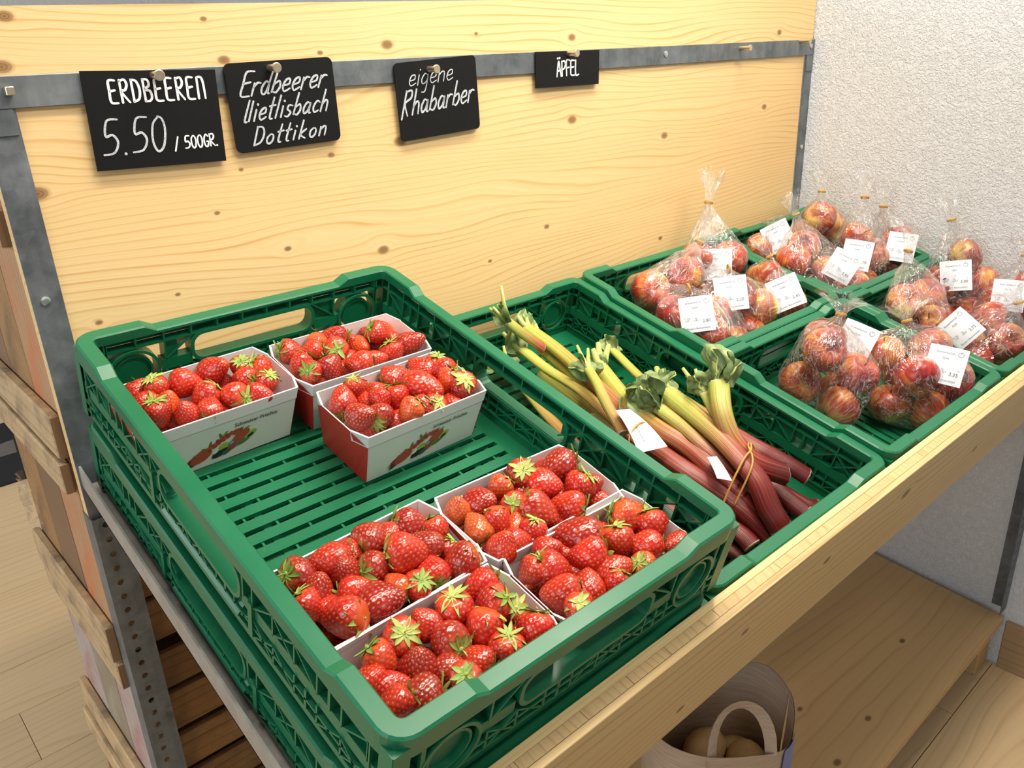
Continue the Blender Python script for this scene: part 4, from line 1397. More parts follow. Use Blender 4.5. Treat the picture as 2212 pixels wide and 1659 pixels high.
berry_me = {e: [berry_mesh(11 * i + int(e * 100), e) for i in range(n)] for e, n in ((1.0, 5), (1.15, 2), (1.3, 2))}
calyx_me = [calyx_mesh(40 + i) for i in range(7)]
BERRIES=[(1,0.0318,0.0766,-0.0451,0.0115,0.71,-0.19,0.68,0,1.00),
(1,0.0364,0.0838,-0.0405,0.0115,-0.61,0.33,-0.72,0,1.00),
(1,0.0498,0.0982,-0.0345,0.0118,-0.23,-0.16,0.96,0,1.00),
(1,0.0826,0.0964,-0.0400,0.0147,-0.84,-0.53,0.07,0,1.00),
(1,0.1153,0.0923,-0.0360,0.0141,-0.37,-0.68,-0.63,0,1.35),
(1,0.1469,0.0962,-0.0400,0.0115,-0.14,0.28,0.95,0,1.00),
(1,0.1688,0.1137,-0.0400,0.0145,-0.53,-0.41,0.74,0,1.00),
(1,0.1386,0.1199,-0.0400,0.0124,0.48,0.82,0.32,0,1.00),
(1,0.1257,0.0909,-0.0560,0.0115,0.00,-0.19,-0.98,0,1.00),
(1,0.1535,0.1372,-0.0400,0.0115,0.36,0.11,0.93,0,1.00),
(1,0.0893,0.1286,-0.0400,0.0136,0.80,0.14,0.59,0,1.00),
(1,0.1136,0.1428,-0.0400,0.0141,0.41,0.84,0.36,0,1.00),
(1,0.0499,0.1223,-0.0376,0.0125,-0.14,-0.08,-0.99,1,1.00),
(1,0.0353,0.1383,-0.0367,0.0122,-0.07,-0.37,0.93,0,1.00),
(1,0.0614,0.1457,-0.0400,0.0116,0.18,0.01,-0.98,0,1.00),
(1,0.0839,0.1544,-0.0400,0.0121,-0.55,0.71,-0.44,0,1.00),
(1,0.1400,0.1540,-0.0400,0.0118,-0.62,-0.75,-0.23,0,1.00),
(1,0.0318,0.1093,-0.0400,0.0115,0.36,0.77,0.52,0,1.00),
(1,0.0551,0.1252,-0.0578,0.0115,0.96,0.14,-0.24,0,1.00),
(2,0.2478,0.0837,-0.0400,0.0129,0.48,-0.59,-0.65,1,1.00),
(2,0.2117,0.0924,-0.0400,0.0129,-0.96,-0.22,0.20,0,1.00),
(2,0.2709,0.0844,-0.0400,0.0139,0.77,0.63,-0.10,-1,1.00),
(2,0.2936,0.0836,-0.0520,0.0128,0.01,-0.51,-0.86,0,1.00),
(2,0.2330,0.1025,-0.0400,0.0118,0.84,0.40,0.37,0,1.00),
(2,0.2572,0.1176,-0.0380,0.0130,-0.31,0.69,0.66,0,1.00),
(2,0.2068,0.1212,-0.0402,0.0118,0.79,-0.28,0.55,0,1.00),
(2,0.2331,0.1462,-0.0400,0.0130,-0.07,-0.80,0.59,-1,1.00),
(2,0.2120,0.1411,-0.0398,0.0115,-0.79,0.38,0.49,0,1.00),
(2,0.3267,0.0839,-0.0520,0.0132,0.74,0.42,-0.52,-1,1.00),
(2,0.3233,0.1105,-0.0361,0.0128,-0.78,-0.26,0.57,0,1.00),
(2,0.3532,0.0839,-0.0494,0.0125,0.29,-0.12,-0.95,1,1.00),
(2,0.3540,0.0826,-0.0546,0.0115,0.96,0.14,-0.24,0,1.00),
(2,0.3517,0.1131,-0.0520,0.0115,-0.33,-0.86,-0.40,0,1.00),
(2,0.3518,0.1445,-0.0400,0.0146,-0.67,-0.48,-0.57,-1,1.25),
(2,0.2999,0.1090,-0.0509,0.0118,-0.00,-0.86,-0.51,1,1.00),
(2,0.2676,0.1516,-0.0395,0.0137,0.87,0.49,-0.00,0,1.00),
(2,0.2904,0.1549,-0.0400,0.0115,-0.79,-0.45,-0.42,0,1.00),
(2,0.3144,0.1545,-0.0400,0.0124,-0.15,-0.52,0.84,0,1.00),
(2,0.3222,0.1065,-0.0571,0.0115,0.96,0.14,-0.24,0,1.00),
(2,0.2715,0.1198,-0.0540,0.0115,0.90,-0.16,-0.40,0,1.00),
(2,0.2563,0.1377,-0.0525,0.0115,0.96,0.14,-0.24,0,1.00),
(3,0.2096,0.2063,-0.0400,0.0138,-0.32,0.64,-0.70,0,1.00),
(3,0.2331,0.1928,-0.0400,0.0115,-0.02,-0.43,0.90,0,1.00),
(3,0.2531,0.1926,-0.0520,0.0115,0.96,0.14,-0.24,0,1.00),
(3,0.2876,0.1944,-0.0398,0.0139,-0.95,0.00,-0.30,0,1.00),
(3,0.3227,0.1934,-0.0400,0.0125,0.38,0.90,-0.19,0,1.00),
(3,0.2374,0.2130,-0.0490,0.0115,-0.00,-0.86,-0.51,0,1.00),
(3,0.2077,0.2459,-0.0355,0.0138,-0.37,-0.68,-0.63,-1,1.00),
(3,0.2326,0.2489,-0.0402,0.0133,-0.84,0.54,0.08,-1,1.00),
(3,0.2165,0.2452,-0.0560,0.0115,0.96,0.14,-0.24,0,1.00),
(3,0.2649,0.2330,-0.0417,0.0133,0.15,-0.60,0.79,0,1.00),
(3,0.2435,0.2301,-0.0386,0.0115,0.47,-0.65,0.59,0,1.00),
(3,0.2560,0.2078,-0.0430,0.0115,-0.99,-0.11,-0.09,0,1.00),
(3,0.3014,0.2324,-0.0400,0.0186,-0.28,-0.92,-0.27,0,1.15),
(3,0.2589,0.2704,-0.0346,0.0118,0.72,0.12,0.68,1,1.00),
(3,0.2959,0.2660,-0.0444,0.0115,0.01,0.56,0.83,0,1.00),
(3,0.3330,0.2399,-0.0363,0.0126,0.61,-0.09,0.79,1,1.00),
(3,0.3510,0.2177,-0.0372,0.0143,0.62,0.75,0.23,0,1.00),
(3,0.3525,0.1977,-0.0428,0.0115,0.14,0.08,0.99,0,1.00),
(3,0.3311,0.2083,-0.0400,0.0115,-0.69,-0.68,0.24,0,1.00),
(3,0.3506,0.2534,-0.0400,0.0148,-0.15,0.41,0.90,-1,1.00),
(3,0.3242,0.2629,-0.0518,0.0115,-0.17,-0.87,-0.46,0,1.00),
(3,0.3038,0.1982,-0.0522,0.0115,-0.17,-0.87,-0.46,0,1.00),
(3,0.2765,0.2619,-0.0407,0.0115,0.78,0.33,0.54,0,1.00),
(3,0.3399,0.2438,-0.0559,0.0115,0.94,-0.01,-0.33,-1,1.00),
(3,0.2494,0.2574,-0.0521,0.0115,0.94,-0.01,-0.33,0,1.00),
(4,0.0436,0.3994,-0.0400,0.0139,-0.79,-0.00,0.61,-1,1.00),
(4,0.0710,0.3999,-0.0386,0.0146,0.95,0.29,-0.15,0,1.00),
(4,0.0922,0.3976,-0.0415,0.0115,0.16,-0.82,-0.54,0,1.00),
(4,0.1163,0.3995,-0.0365,0.0140,-0.98,0.22,-0.03,-1,1.00),
(4,0.1557,0.4008,-0.0398,0.0144,-0.74,-0.66,0.17,-1,1.00),
(4,0.0776,0.4217,-0.0385,0.0129,0.29,-0.12,-0.95,-1,1.00),
(4,0.1012,0.4349,-0.0400,0.0134,-0.96,-0.07,0.29,-1,1.00),
(4,0.0480,0.4254,-0.0404,0.0136,-0.27,0.03,-0.96,-1,1.00),
(4,0.0289,0.4410,-0.0356,0.0115,-0.36,-0.69,0.63,0,1.00),
(4,0.0451,0.4468,-0.0462,0.0115,0.94,-0.01,-0.33,0,1.00),
(4,0.0731,0.4478,-0.0400,0.0129,-0.66,-0.66,-0.37,0,1.00),
(4,0.0474,0.4692,-0.0377,0.0149,0.52,0.73,0.45,0,1.15),
(4,0.0830,0.4741,-0.0357,0.0156,-0.67,-0.55,-0.50,-1,1.00),
(4,0.1029,0.4613,-0.0390,0.0115,0.02,1.00,-0.09,1,1.00),
(4,0.1267,0.4411,-0.0289,0.0154,-0.90,-0.43,0.05,0,1.00),
(4,0.1332,0.4076,-0.0400,0.0120,-0.74,-0.19,-0.64,0,1.00),
(4,0.1525,0.4363,-0.0379,0.0135,0.60,0.71,-0.38,-1,1.00),
(4,0.1742,0.4267,-0.0411,0.0115,-0.12,-0.76,0.64,0,1.00),
(4,0.1398,0.4637,-0.0400,0.0131,-0.44,0.89,-0.13,0,1.00),
(4,0.1653,0.4726,-0.0386,0.0133,0.83,0.28,0.49,-1,1.15),
(4,0.1681,0.4477,-0.0484,0.0115,0.61,-0.09,0.79,0,1.00),
(4,0.1162,0.4804,-0.0400,0.0115,0.07,0.29,0.95,0,1.00),
(4,0.1228,0.4504,-0.0504,0.0115,-0.33,-0.86,-0.40,-1,1.00),
(4,0.1069,0.3976,-0.0569,0.0115,0.94,-0.01,-0.33,0,1.00),
(4,0.1744,0.4049,-0.0522,0.0115,0.96,0.14,-0.24,0,1.00),
(5,0.0734,0.5071,-0.0403,0.0135,-0.08,0.37,0.92,0,1.00),
(5,0.0518,0.5145,-0.0421,0.0125,-0.42,-0.70,0.57,1,1.00),
(5,0.1004,0.5064,-0.0400,0.0115,0.36,0.69,-0.63,0,1.00),
(5,0.1273,0.5101,-0.0400,0.0142,-0.12,-0.19,0.97,0,1.00),
(5,0.1039,0.5312,-0.0400,0.0148,-0.04,0.91,0.42,-1,1.00),
(5,0.0707,0.5353,-0.0400,0.0139,0.06,0.14,-0.99,-1,1.00),
(5,0.1329,0.5406,-0.0400,0.0139,0.40,-0.37,0.84,0,1.15),
(5,0.1555,0.5248,-0.0345,0.0132,0.45,0.54,0.72,0,1.00),
(5,0.1633,0.5025,-0.0421,0.0136,0.94,0.11,0.32,0,1.00),
(5,0.1718,0.5357,-0.0442,0.0115,-0.23,0.44,0.87,0,1.00),
(5,0.1702,0.5670,-0.0377,0.0137,0.51,-0.46,0.73,0,1.00),
(5,0.1358,0.5660,-0.0400,0.0129,0.17,-0.15,0.97,0,1.00),
(5,0.0884,0.5555,-0.0397,0.0115,-0.33,-0.86,-0.40,-1,1.00),
(5,0.1119,0.5586,-0.0400,0.0115,0.26,0.96,-0.09,0,1.00),
(5,0.0884,0.5746,-0.0331,0.0115,-0.27,0.25,0.93,0,1.00),
(5,0.0329,0.5239,-0.0426,0.0115,0.95,0.29,-0.15,0,1.00),
(5,0.0436,0.5407,-0.0390,0.0115,-0.79,-0.45,-0.42,0,1.00),
(5,0.0540,0.5611,-0.0378,0.0137,0.95,0.29,-0.15,-1,1.00),
(5,0.0318,0.5569,-0.0337,0.0120,0.98,-0.00,0.19,0,1.00),
(5,0.0840,0.5573,-0.0594,0.0115,0.95,0.29,-0.15,0,1.00),
(5,0.0422,0.5634,-0.0564,0.0115,0.90,-0.16,-0.40,0,1.00),
(5,0.1649,0.5524,-0.0534,0.0115,-0.37,-0.68,-0.63,0,1.00),
(6,0.2052,0.4144,-0.0400,0.0115,-0.05,0.27,-0.96,1,1.00),
(6,0.2315,0.4213,-0.0400,0.0146,-0.21,-0.71,-0.67,-1,1.00),
(6,0.2612,0.4137,-0.0400,0.0115,0.69,0.05,0.72,1,1.00),
(6,0.2946,0.4071,-0.0400,0.0139,-0.33,0.31,0.89,-1,1.00),
(6,0.3324,0.4046,-0.0494,0.0115,-0.17,-0.87,-0.46,0,1.00),
(6,0.3044,0.4369,-0.0372,0.0149,-0.48,-0.82,-0.32,0,1.00),
(6,0.3460,0.4205,-0.0400,0.0167,0.94,0.34,0.08,-1,1.00),
(6,0.3317,0.4576,-0.0400,0.0142,0.56,-0.04,0.83,0,1.00),
(6,0.3530,0.4607,-0.0400,0.0115,-0.37,-0.68,-0.63,0,1.00),
(6,0.2053,0.4444,-0.0400,0.0127,0.02,0.84,-0.54,1,1.00),
(6,0.2265,0.4510,-0.0390,0.0117,0.09,-0.55,0.83,0,1.10),
(6,0.2564,0.4401,-0.0400,0.0115,-0.49,0.45,0.74,0,1.00),
(6,0.2868,0.4254,-0.0520,0.0115,0.96,0.14,-0.24,0,1.00),
(6,0.2723,0.4616,-0.0374,0.0158,-0.50,-0.82,0.29,0,1.10),
(6,0.2441,0.4615,-0.0450,0.0115,-0.38,0.58,-0.72,1,1.00),
(6,0.2475,0.4809,-0.0400,0.0115,0.29,-0.26,0.92,0,1.00),
(6,0.2070,0.4813,-0.0351,0.0126,-0.14,-0.08,-0.99,0,1.00),
(6,0.3146,0.4478,-0.0549,0.0115,0.94,-0.01,-0.33,0,1.00),
(6,0.3033,0.4745,-0.0400,0.0145,0.56,0.82,0.09,0,1.00),
(6,0.3484,0.4749,-0.0520,0.0115,-0.21,-0.71,-0.67,0,1.00),
(6,0.2803,0.4761,-0.0547,0.0115,0.94,-0.01,-0.33,0,1.00),
(6,0.2274,0.4834,-0.0408,0.0115,-0.83,-0.55,-0.04,0,1.00),
(6,0.3520,0.4046,-0.0546,0.0115,0.94,-0.01,-0.33,0,1.00),
(7,0.2813,0.4992,-0.0400,0.0163,0.62,0.75,0.23,-1,1.20),
(7,0.2445,0.5010,-0.0400,0.0117,-0.53,-0.62,-0.58,0,1.00),
(7,0.3393,0.5200,-0.0377,0.0155,-0.60,-0.79,0.15,1,1.00),
(7,0.3600,0.5126,-0.0422,0.0115,0.90,0.43,-0.05,1,1.00),
(7,0.3576,0.5395,-0.0400,0.0148,0.15,-0.60,0.79,0,1.00),
(7,0.3072,0.5357,-0.0400,0.0143,0.09,-0.55,0.83,0,1.00),
(7,0.3263,0.5535,-0.0400,0.0143,0.83,0.55,0.04,0,1.00),
(7,0.3527,0.5713,-0.0367,0.0115,0.95,0.29,-0.15,0,1.00),
(7,0.3489,0.5645,-0.0554,0.0115,-0.17,-0.87,-0.46,0,1.00),
(7,0.2674,0.5316,-0.0363,0.0146,0.79,0.61,0.09,0,1.00),
(7,0.2080,0.5146,-0.0400,0.0115,0.57,0.15,0.81,0,1.00),
(7,0.2300,0.5254,-0.0400,0.0149,-0.73,-0.62,0.29,0,1.00),
(7,0.2555,0.5297,-0.0558,0.0115,-0.21,-0.71,-0.67,0,1.00),
(7,0.2451,0.5564,-0.0418,0.0134,-0.47,0.65,-0.59,0,1.00),
(7,0.2786,0.5566,-0.0406,0.0145,-0.76,-0.26,-0.59,0,1.00),
(7,0.2105,0.5484,-0.0400,0.0151,0.74,0.66,0.14,0,1.00),
(7,0.3067,0.5730,-0.0400,0.0115,-0.69,-0.26,0.67,1,1.00),
(7,0.2646,0.5747,-0.0393,0.0115,0.61,-0.09,0.79,0,1.00),
(7,0.2619,0.5097,-0.0520,0.0115,-0.04,-0.73,-0.69,0,1.00),
(7,0.3107,0.5097,-0.0520,0.0115,0.94,-0.01,-0.33,0,1.00),
(7,0.2080,0.5729,-0.0373,0.0115,-0.29,0.12,0.95,0,1.00),
(7,0.2252,0.5654,-0.0408,0.0115,-0.55,0.71,-0.44,0,1.00)]
PN = {1: 'back left', 2: 'back right', 3: 'centre right', 4: 'middle left', 5: 'front left', 6: 'middle right', 7: 'front right'}
ORD = ['first', 'second', 'third', 'fourth', 'fifth', 'sixth', 'seventh', 'eighth', 'ninth']
RB = 1.15                         # berries sit tight in their punnets
LAYOUT = []
for (pk, u, v, w, r_, dx, dy, dz, tone, el) in BERRIES:
    r_ *= RB
    w += 0.006
    pu, pv = PUN[pk][0], PUN[pk][1]
    f = (w + 0.099) / PH
    hv, hu = PW / 2 * (0.86 + 0.14 * f) - 0.0015, PL / 2 * (0.93 + 0.07 * f)
    ex = 0.36 if max(abs(dx), abs(dy), abs(dz)) > 0 else 0
    nd = math.sqrt(dx * dx + dy * dy + dz * dz)
    v = min(max(v, pv - hv + r_ * (0.90 + ex * max(0, -dy / nd))), pv + hv - r_ * (0.90 + ex * max(0, dy / nd)))
    u = min(max(u, pu - hu + r_ * (0.88 + ex * max(0, -dx / nd))), pu + hu - r_ * (0.88 + ex * max(0, dx / nd)))
    LAYOUT.append([pk, u, v, w, r_, dx, dy, dz, tone, el, 'top'])
# second layer below, seen between the upper berries
rf = random.Random(12)
for pk in PUN:
    pu, pv = PUN[pk][0], PUN[pk][1]
    for a in range(5):
        for b_ in range(3):
            u, v = pu + (a - 2) * 0.0290 + rf.uniform(-.003, .003), pv + (b_ - 1) * 0.0235 + rf.uniform(-.0015, .0015)
            LAYOUT.append([pk, u, v, -0.0815 + rf.uniform(0, .004), 0.0150, rf.uniform(-1, 1), rf.uniform(-1, 1), rf.uniform(-1, .4), rf.choice((0, 0, -1)), 1.0, 'low'])
names = {}
for pk in PUN:
    for lay in ('top', 'low'):
        ids = sorted([i for i, b_ in enumerate(LAYOUT) if b_[0] == pk and b_[10] == lay], key=lambda i: LAYOUT[i][2])
        nr = 4 if lay == 'top' else 3
        cut = [ids[len(ids) * r0 // nr:len(ids) * (r0 + 1) // nr] for r0 in range(nr)]
        rown = ['back', 'second', 'third', 'front'] if lay == 'top' else ['back', 'middle', 'front']
        for rn, row_ in zip(rown, cut):
            for o_, i in enumerate(sorted(row_, key=lambda i: LAYOUT[i][1])):
                names[i] = (ORD[o_], rn)
rb = random.Random(77)
for n, (pk, u, v, w, r_, dx, dy, dz, tone, el, lay) in enumerate(LAYOUT):
    e = 1.0 if el < 1.08 else (1.15 if el < 1.18 else 1.3)
    me = rb.choice(berry_me[e])
    d = Vector((dx, -dy, dz)).normalized()
    qr = Vector((0, 0, 1)).rotation_difference(d) @ Quaternion((0, 0, 1), rb.uniform(0, 6.28))
    sc_ = r_ * 0.97
    mw = M_SH @ Matrix.Translation((u, -v, w)) @ qr.to_matrix().to_4x4() @ Matrix.Diagonal((sc_, sc_, sc_, 1))
    o = link('strawberry', me, None, mw)
    col = {0: (1.0, 1.0, 1.0), 1: (1.2, 3.2, 1.6), -1: (0.66, 0.7, 0.9)}[tone]
    j = rb.uniform(0.88, 1.12)
    o.color = (col[0] * j, col[1] * rb.uniform(0.8, 1.2), col[2], 1)
    look = {0: 'red', 1: 'orange red', -1: 'dark red'}[tone]
    if lay == 'top':
        lab = '%s strawberry, %s from the left in the %s row of the %s punnet' % (look, names[n][0], names[n][1], PN[pk])
    else:
        lab = '%s strawberry underneath, %s from left in the %s row of the %s punnet' % (look, names[n][0], names[n][1], PN[pk])
    tag(o, lab, 'strawberry', 'strawberries in the %s punnet' % PN[pk])
    if lay == 'top':
        link('calyx', rb.choice(calyx_me), o, Matrix.Diagonal((1.12, 1.12, 1.0, 1)))

# ------------------------------------------------------------------ apples in clear bags
def apple_mesh():
    NU, NV = 36, 28
    vs, fs = [], []
    for i in range(NV):
        p = (i + 0.35) / (NV - 0.3) * math.pi
        for j in range(NU):
            t = 2 * math.pi * j / NU
            r_ = math.sin(p) ** 0.92 * (1 + 0.10 * math.cos(p)) * (1 + 0.022 * math.cos(5 * t) * (1 - math.cos(p)) * .5)
            z = 0.92 * math.cos(p) - 0.34 * math.exp(-(p / 0.34) ** 2) + 0.24 * math.exp(-((math.pi - p) / 0.30) ** 2) + 0.015 * math.sin(2 * t)
            vs.append((r_ * math.cos(t), r_ * math.sin(t), z))
    for i in range(NV - 1):
        for j in range(NU):
            fs.append((i * NU + j, (i + 1) * NU + j, (i + 1) * NU + (j + 1) % NU, i * NU + (j + 1) % NU))
    fs.append(tuple(range(NU)))
    fs.append(tuple(range(NV * NU - 1, (NV - 1) * NU - 1, -1)))
    q = MB()
    q.add(vs, fs)
    return q.mesh('apple', MAT['apple'], True)


apple_me = apple_mesh()
q = MB()
q.tube([(0, 0, 0.52), (0.02, 0, 0.75), (0.09, 0.03, 1.0)], [0.035, 0.03, 0.045], 7)
stem_me = q.mesh('stem', MAT['apple_stem'], True)
q = MB()
for i in range(5):
    a = i * 1.2566
    q.tube([(0.05 * math.cos(a), 0.05 * math.sin(a), -0.60), (0.10 * math.cos(a), 0.10 * math.sin(a), -0.72)], [0.05, 0.012], 5)
blos_me = q.mesh('blossom_end', MAT['apple_stem'], True)

BAGS = {
    'a1': ('back left apple crate', 'tallest clear bag of red apples, by the wooden panel', [(1.160, 0.085, -0.118), (1.165, 0.105, -0.168), (1.115, 0.060, -0.119), (1.10, 0.075, -0.170)], (1.160, 0.010, -0.024), (1.185, -0.011, 0.024), 'u'),
    'a2': ('back left apple crate', 'clear bag of red apples at the back, beside the rhubarb crate', [(1.025, 0.088, -0.116), (0.943, 0.076, -0.134), (0.981, 0.060, -0.165), (1.045, 0.062, -0.168)], (1.047, 0.083, -0.056), (1.082, 0.083, -0.017), 'c'),
    'a3': ('back left apple crate', 'clear bag of red apples behind its label priced 2.80', [(0.934, 0.145, -0.146), (0.930, 0.228, -0.145), (0.997, 0.191, -0.134), (0.985, 0.240, -0.170)], (0.945, 0.150, -0.093), (0.904, 0.126, -0.113), 'c'),
    'a4': ('back left apple crate', 'clear bag with a yellow red apple and label priced 2.20', [(1.103, 0.215, -0.146), (1.048, 0.191, -0.115), (1.064, 0.225, -0.170)], (1.050, 0.156, -0.078), (1.014, 0.128, -0.089), 'c'),
    'a5': ('back left apple crate', 'clear bag of dark red apples with a label priced 2.45', [(1.161, 0.175, -0.116), (1.160, 0.232, -0.137), (1.168, 0.180, -0.172)], (1.160, 0.170, -0.068), (1.150, 0.138, -0.040), 'u'),
    'c0': ('back right apple crate', 'small clear apple bag with label 2.35, back crate by the wall', [(1.330, 0.058, -0.137), (1.390, 0.060, -0.167)], (1.400, 0.053, -0.100), (1.400, 0.036, -0.080), 'c'),
    'c1': ('back right apple crate', 'clear apple bag with a label priced 2.85, back crate by the wall', [(1.302, 0.150, -0.116), (1.379, 0.190, -0.140), (1.395, 0.238, -0.149), (1.365, 0.140, -0.110), (1.300, 0.215, -0.170)], (1.350, 0.100, -0.045), (1.347, 0.070, -0.015), 'u'),
    'c2': ('back right apple crate', 'clear bag of red apples in the corner of panel and wall', [(1.495, 0.085, -0.080), (1.520, 0.060, -0.135), (1.570, 0.085, -0.119), (1.47, 0.065, -0.168)], (1.540, 0.050, -0.045), (1.552, 0.035, -0.010), 'u'),
    'c3': ('back right apple crate', 'clear bag with one big dark apple and label priced 3.10', [(1.460, 0.194, -0.078), (1.505, 0.225, -0.125), (1.470, 0.235, -0.155), (1.455, 0.165, -0.168)], (1.505, 0.160, -0.008), (1.525, 0.140, 0.031), 'u'),
    'c4': ('back right apple crate', 'clear bag of apples with label 2.70 against the white wall', [(1.575, 0.230, -0.092), (1.570, 0.190, -0.130), (1.578, 0.245, -0.165)], (1.570, 0.180, -0.031), (1.585, 0.161, 0.007), 'u'),
    'c5': ('front right apple crate', 'clear bag of dark red apples with label priced 3.00', [(1.560, 0.378, -0.062), (1.572, 0.420, -0.105), (1.545, 0.430, -0.150), (1.505, 0.370, -0.110), (1.575, 0.365, -0.165), (1.500, 0.400, -0.170)], (1.535, 0.330, 0.005), (1.540, 0.300, 0.040), 'u'),
    'b1': ('front left apple crate', 'clear bag of red apples with crumpled top and label 2.60', [(0.930, 0.416, -0.070), (0.985, 0.390, -0.080), (0.930, 0.400, -0.140), (1.005, 0.451, -0.120), (0.955, 0.462, -0.160), (1.025, 0.430, -0.172)], (0.985, 0.400, -0.035), (1.001, 0.387, -0.002), 'f'),
    'b2': ('front left apple crate', 'large clear bag of seven apples with label priced 3.35', [(1.096, 0.448, -0.108), (1.085, 0.512, -0.116), (1.158, 0.500, -0.095), (1.163, 0.540, -0.125), (1.080, 0.500, -0.172), (1.120, 0.545, -0.172), (1.165, 0.480, -0.168)], (1.118, 0.455, -0.050), (1.120, 0.429, -0.020), 'f'),
    'b3': ('front right apple crate', 'tall clear bag with a yellow apple on top', [(1.324, 0.378, -0.105), (1.366, 0.420, -0.134), (1.395, 0.390, -0.110), (1.400, 0.405, -0.170), (1.320, 0.380, -0.172)], (1.370, 0.330, -0.030), (1.390, 0.320, 0.006), 'u'),
    'd1': ('front right apple crate', 'clear bag of striped apples with label priced 2.75', [(1.420, 0.540, -0.140), (1.385, 0.515, -0.168), (1.471, 0.490, -0.125), (1.450, 0.545, -0.165), (1.415, 0.490, -0.165)], (1.480, 0.520, -0.075), (1.484, 0.490, -0.045), 'c'),
    'd2': ('front right apple crate', 'clear bag of apples with label 2.90 at the right edge', [(1.565, 0.470, -0.115), (1.567, 0.500, -0.072), (1.568, 0.530, -0.125), (1.560, 0.500, -0.170)], (1.585, 0.470, -0.020), (1.590, 0.450, 0.010), 'u'),
}
LAB = {'a1': ((1.113, 0.094, -0.110), (-0.81, 0.46, 0.38), 0.02, '2.95'), 'a3': ((0.900, 0.206, -0.106), (-0.78, 0.45, 0.44), 0.16, '2.80'), 'a4': ((1.002, 0.200, -0.094), (-0.81, 0.43, 0.4), 0.16, '2.20'),
       'a5': ((1.128, 0.238, -0.105), (-0.84, 0.38, 0.38), 0.45, '2.45'), 'c1': ((1.360, 0.226, -0.106), (-0.87, 0.34, 0.34), -0.45, '2.85'), 'c3': ((1.416, 0.224, -0.094), (-0.88, 0.33, 0.33), -0.12, '3.10'),
       'c4': ((1.528, 0.262, -0.082), (-0.9, 0.3, 0.31), -0.1, '2.70'), 'c5': ((1.500, 0.392, -0.082), (-0.92, 0.24, 0.32), 0.16, '3.00'), 'b2': ((1.103, 0.541, -0.082), (-0.89, 0.2, 0.4), -0.12, '3.35'),
       'b1': ((1.050, 0.415, -0.090), (-0.86, 0.28, 0.42), -0.35, '2.60'), 'c0': ((1.340, 0.085, -0.098), (-0.85, 0.41, 0.33), 0.5, '2.35'), 'd1': ((1.345, 0.480, -0.114), (-0.91, 0.21, 0.36), 0.9, '2.75'),
       'd2': ((1.506, 0.492, -0.079), (-0.93, 0.19, 0.32), 0.0, '2.90')}


SHORT = {'a1': 'tallest bag by the panel', 'a2': 'back bag beside the rhubarb crate', 'a3': 'bag nearest the rhubarb leaves', 'a4': 'middle bag of the back left crate', 'a5': 'right bag of the back left crate',
         'c0': 'small bag by the panel', 'c1': 'front bag of the back wall crate', 'c2': 'bag in the wall corner', 'c3': 'bag with the big dark apple', 'c4': 'half hidden bag by the wall',
         'c5': 'dark red bag by the wall', 'b1': 'crumpled top bag', 'b2': 'large bag of seven', 'b3': 'tall bag with yellow apple', 'd1': 'striped bag at the front right', 'd2': 'bag at the right edge'}


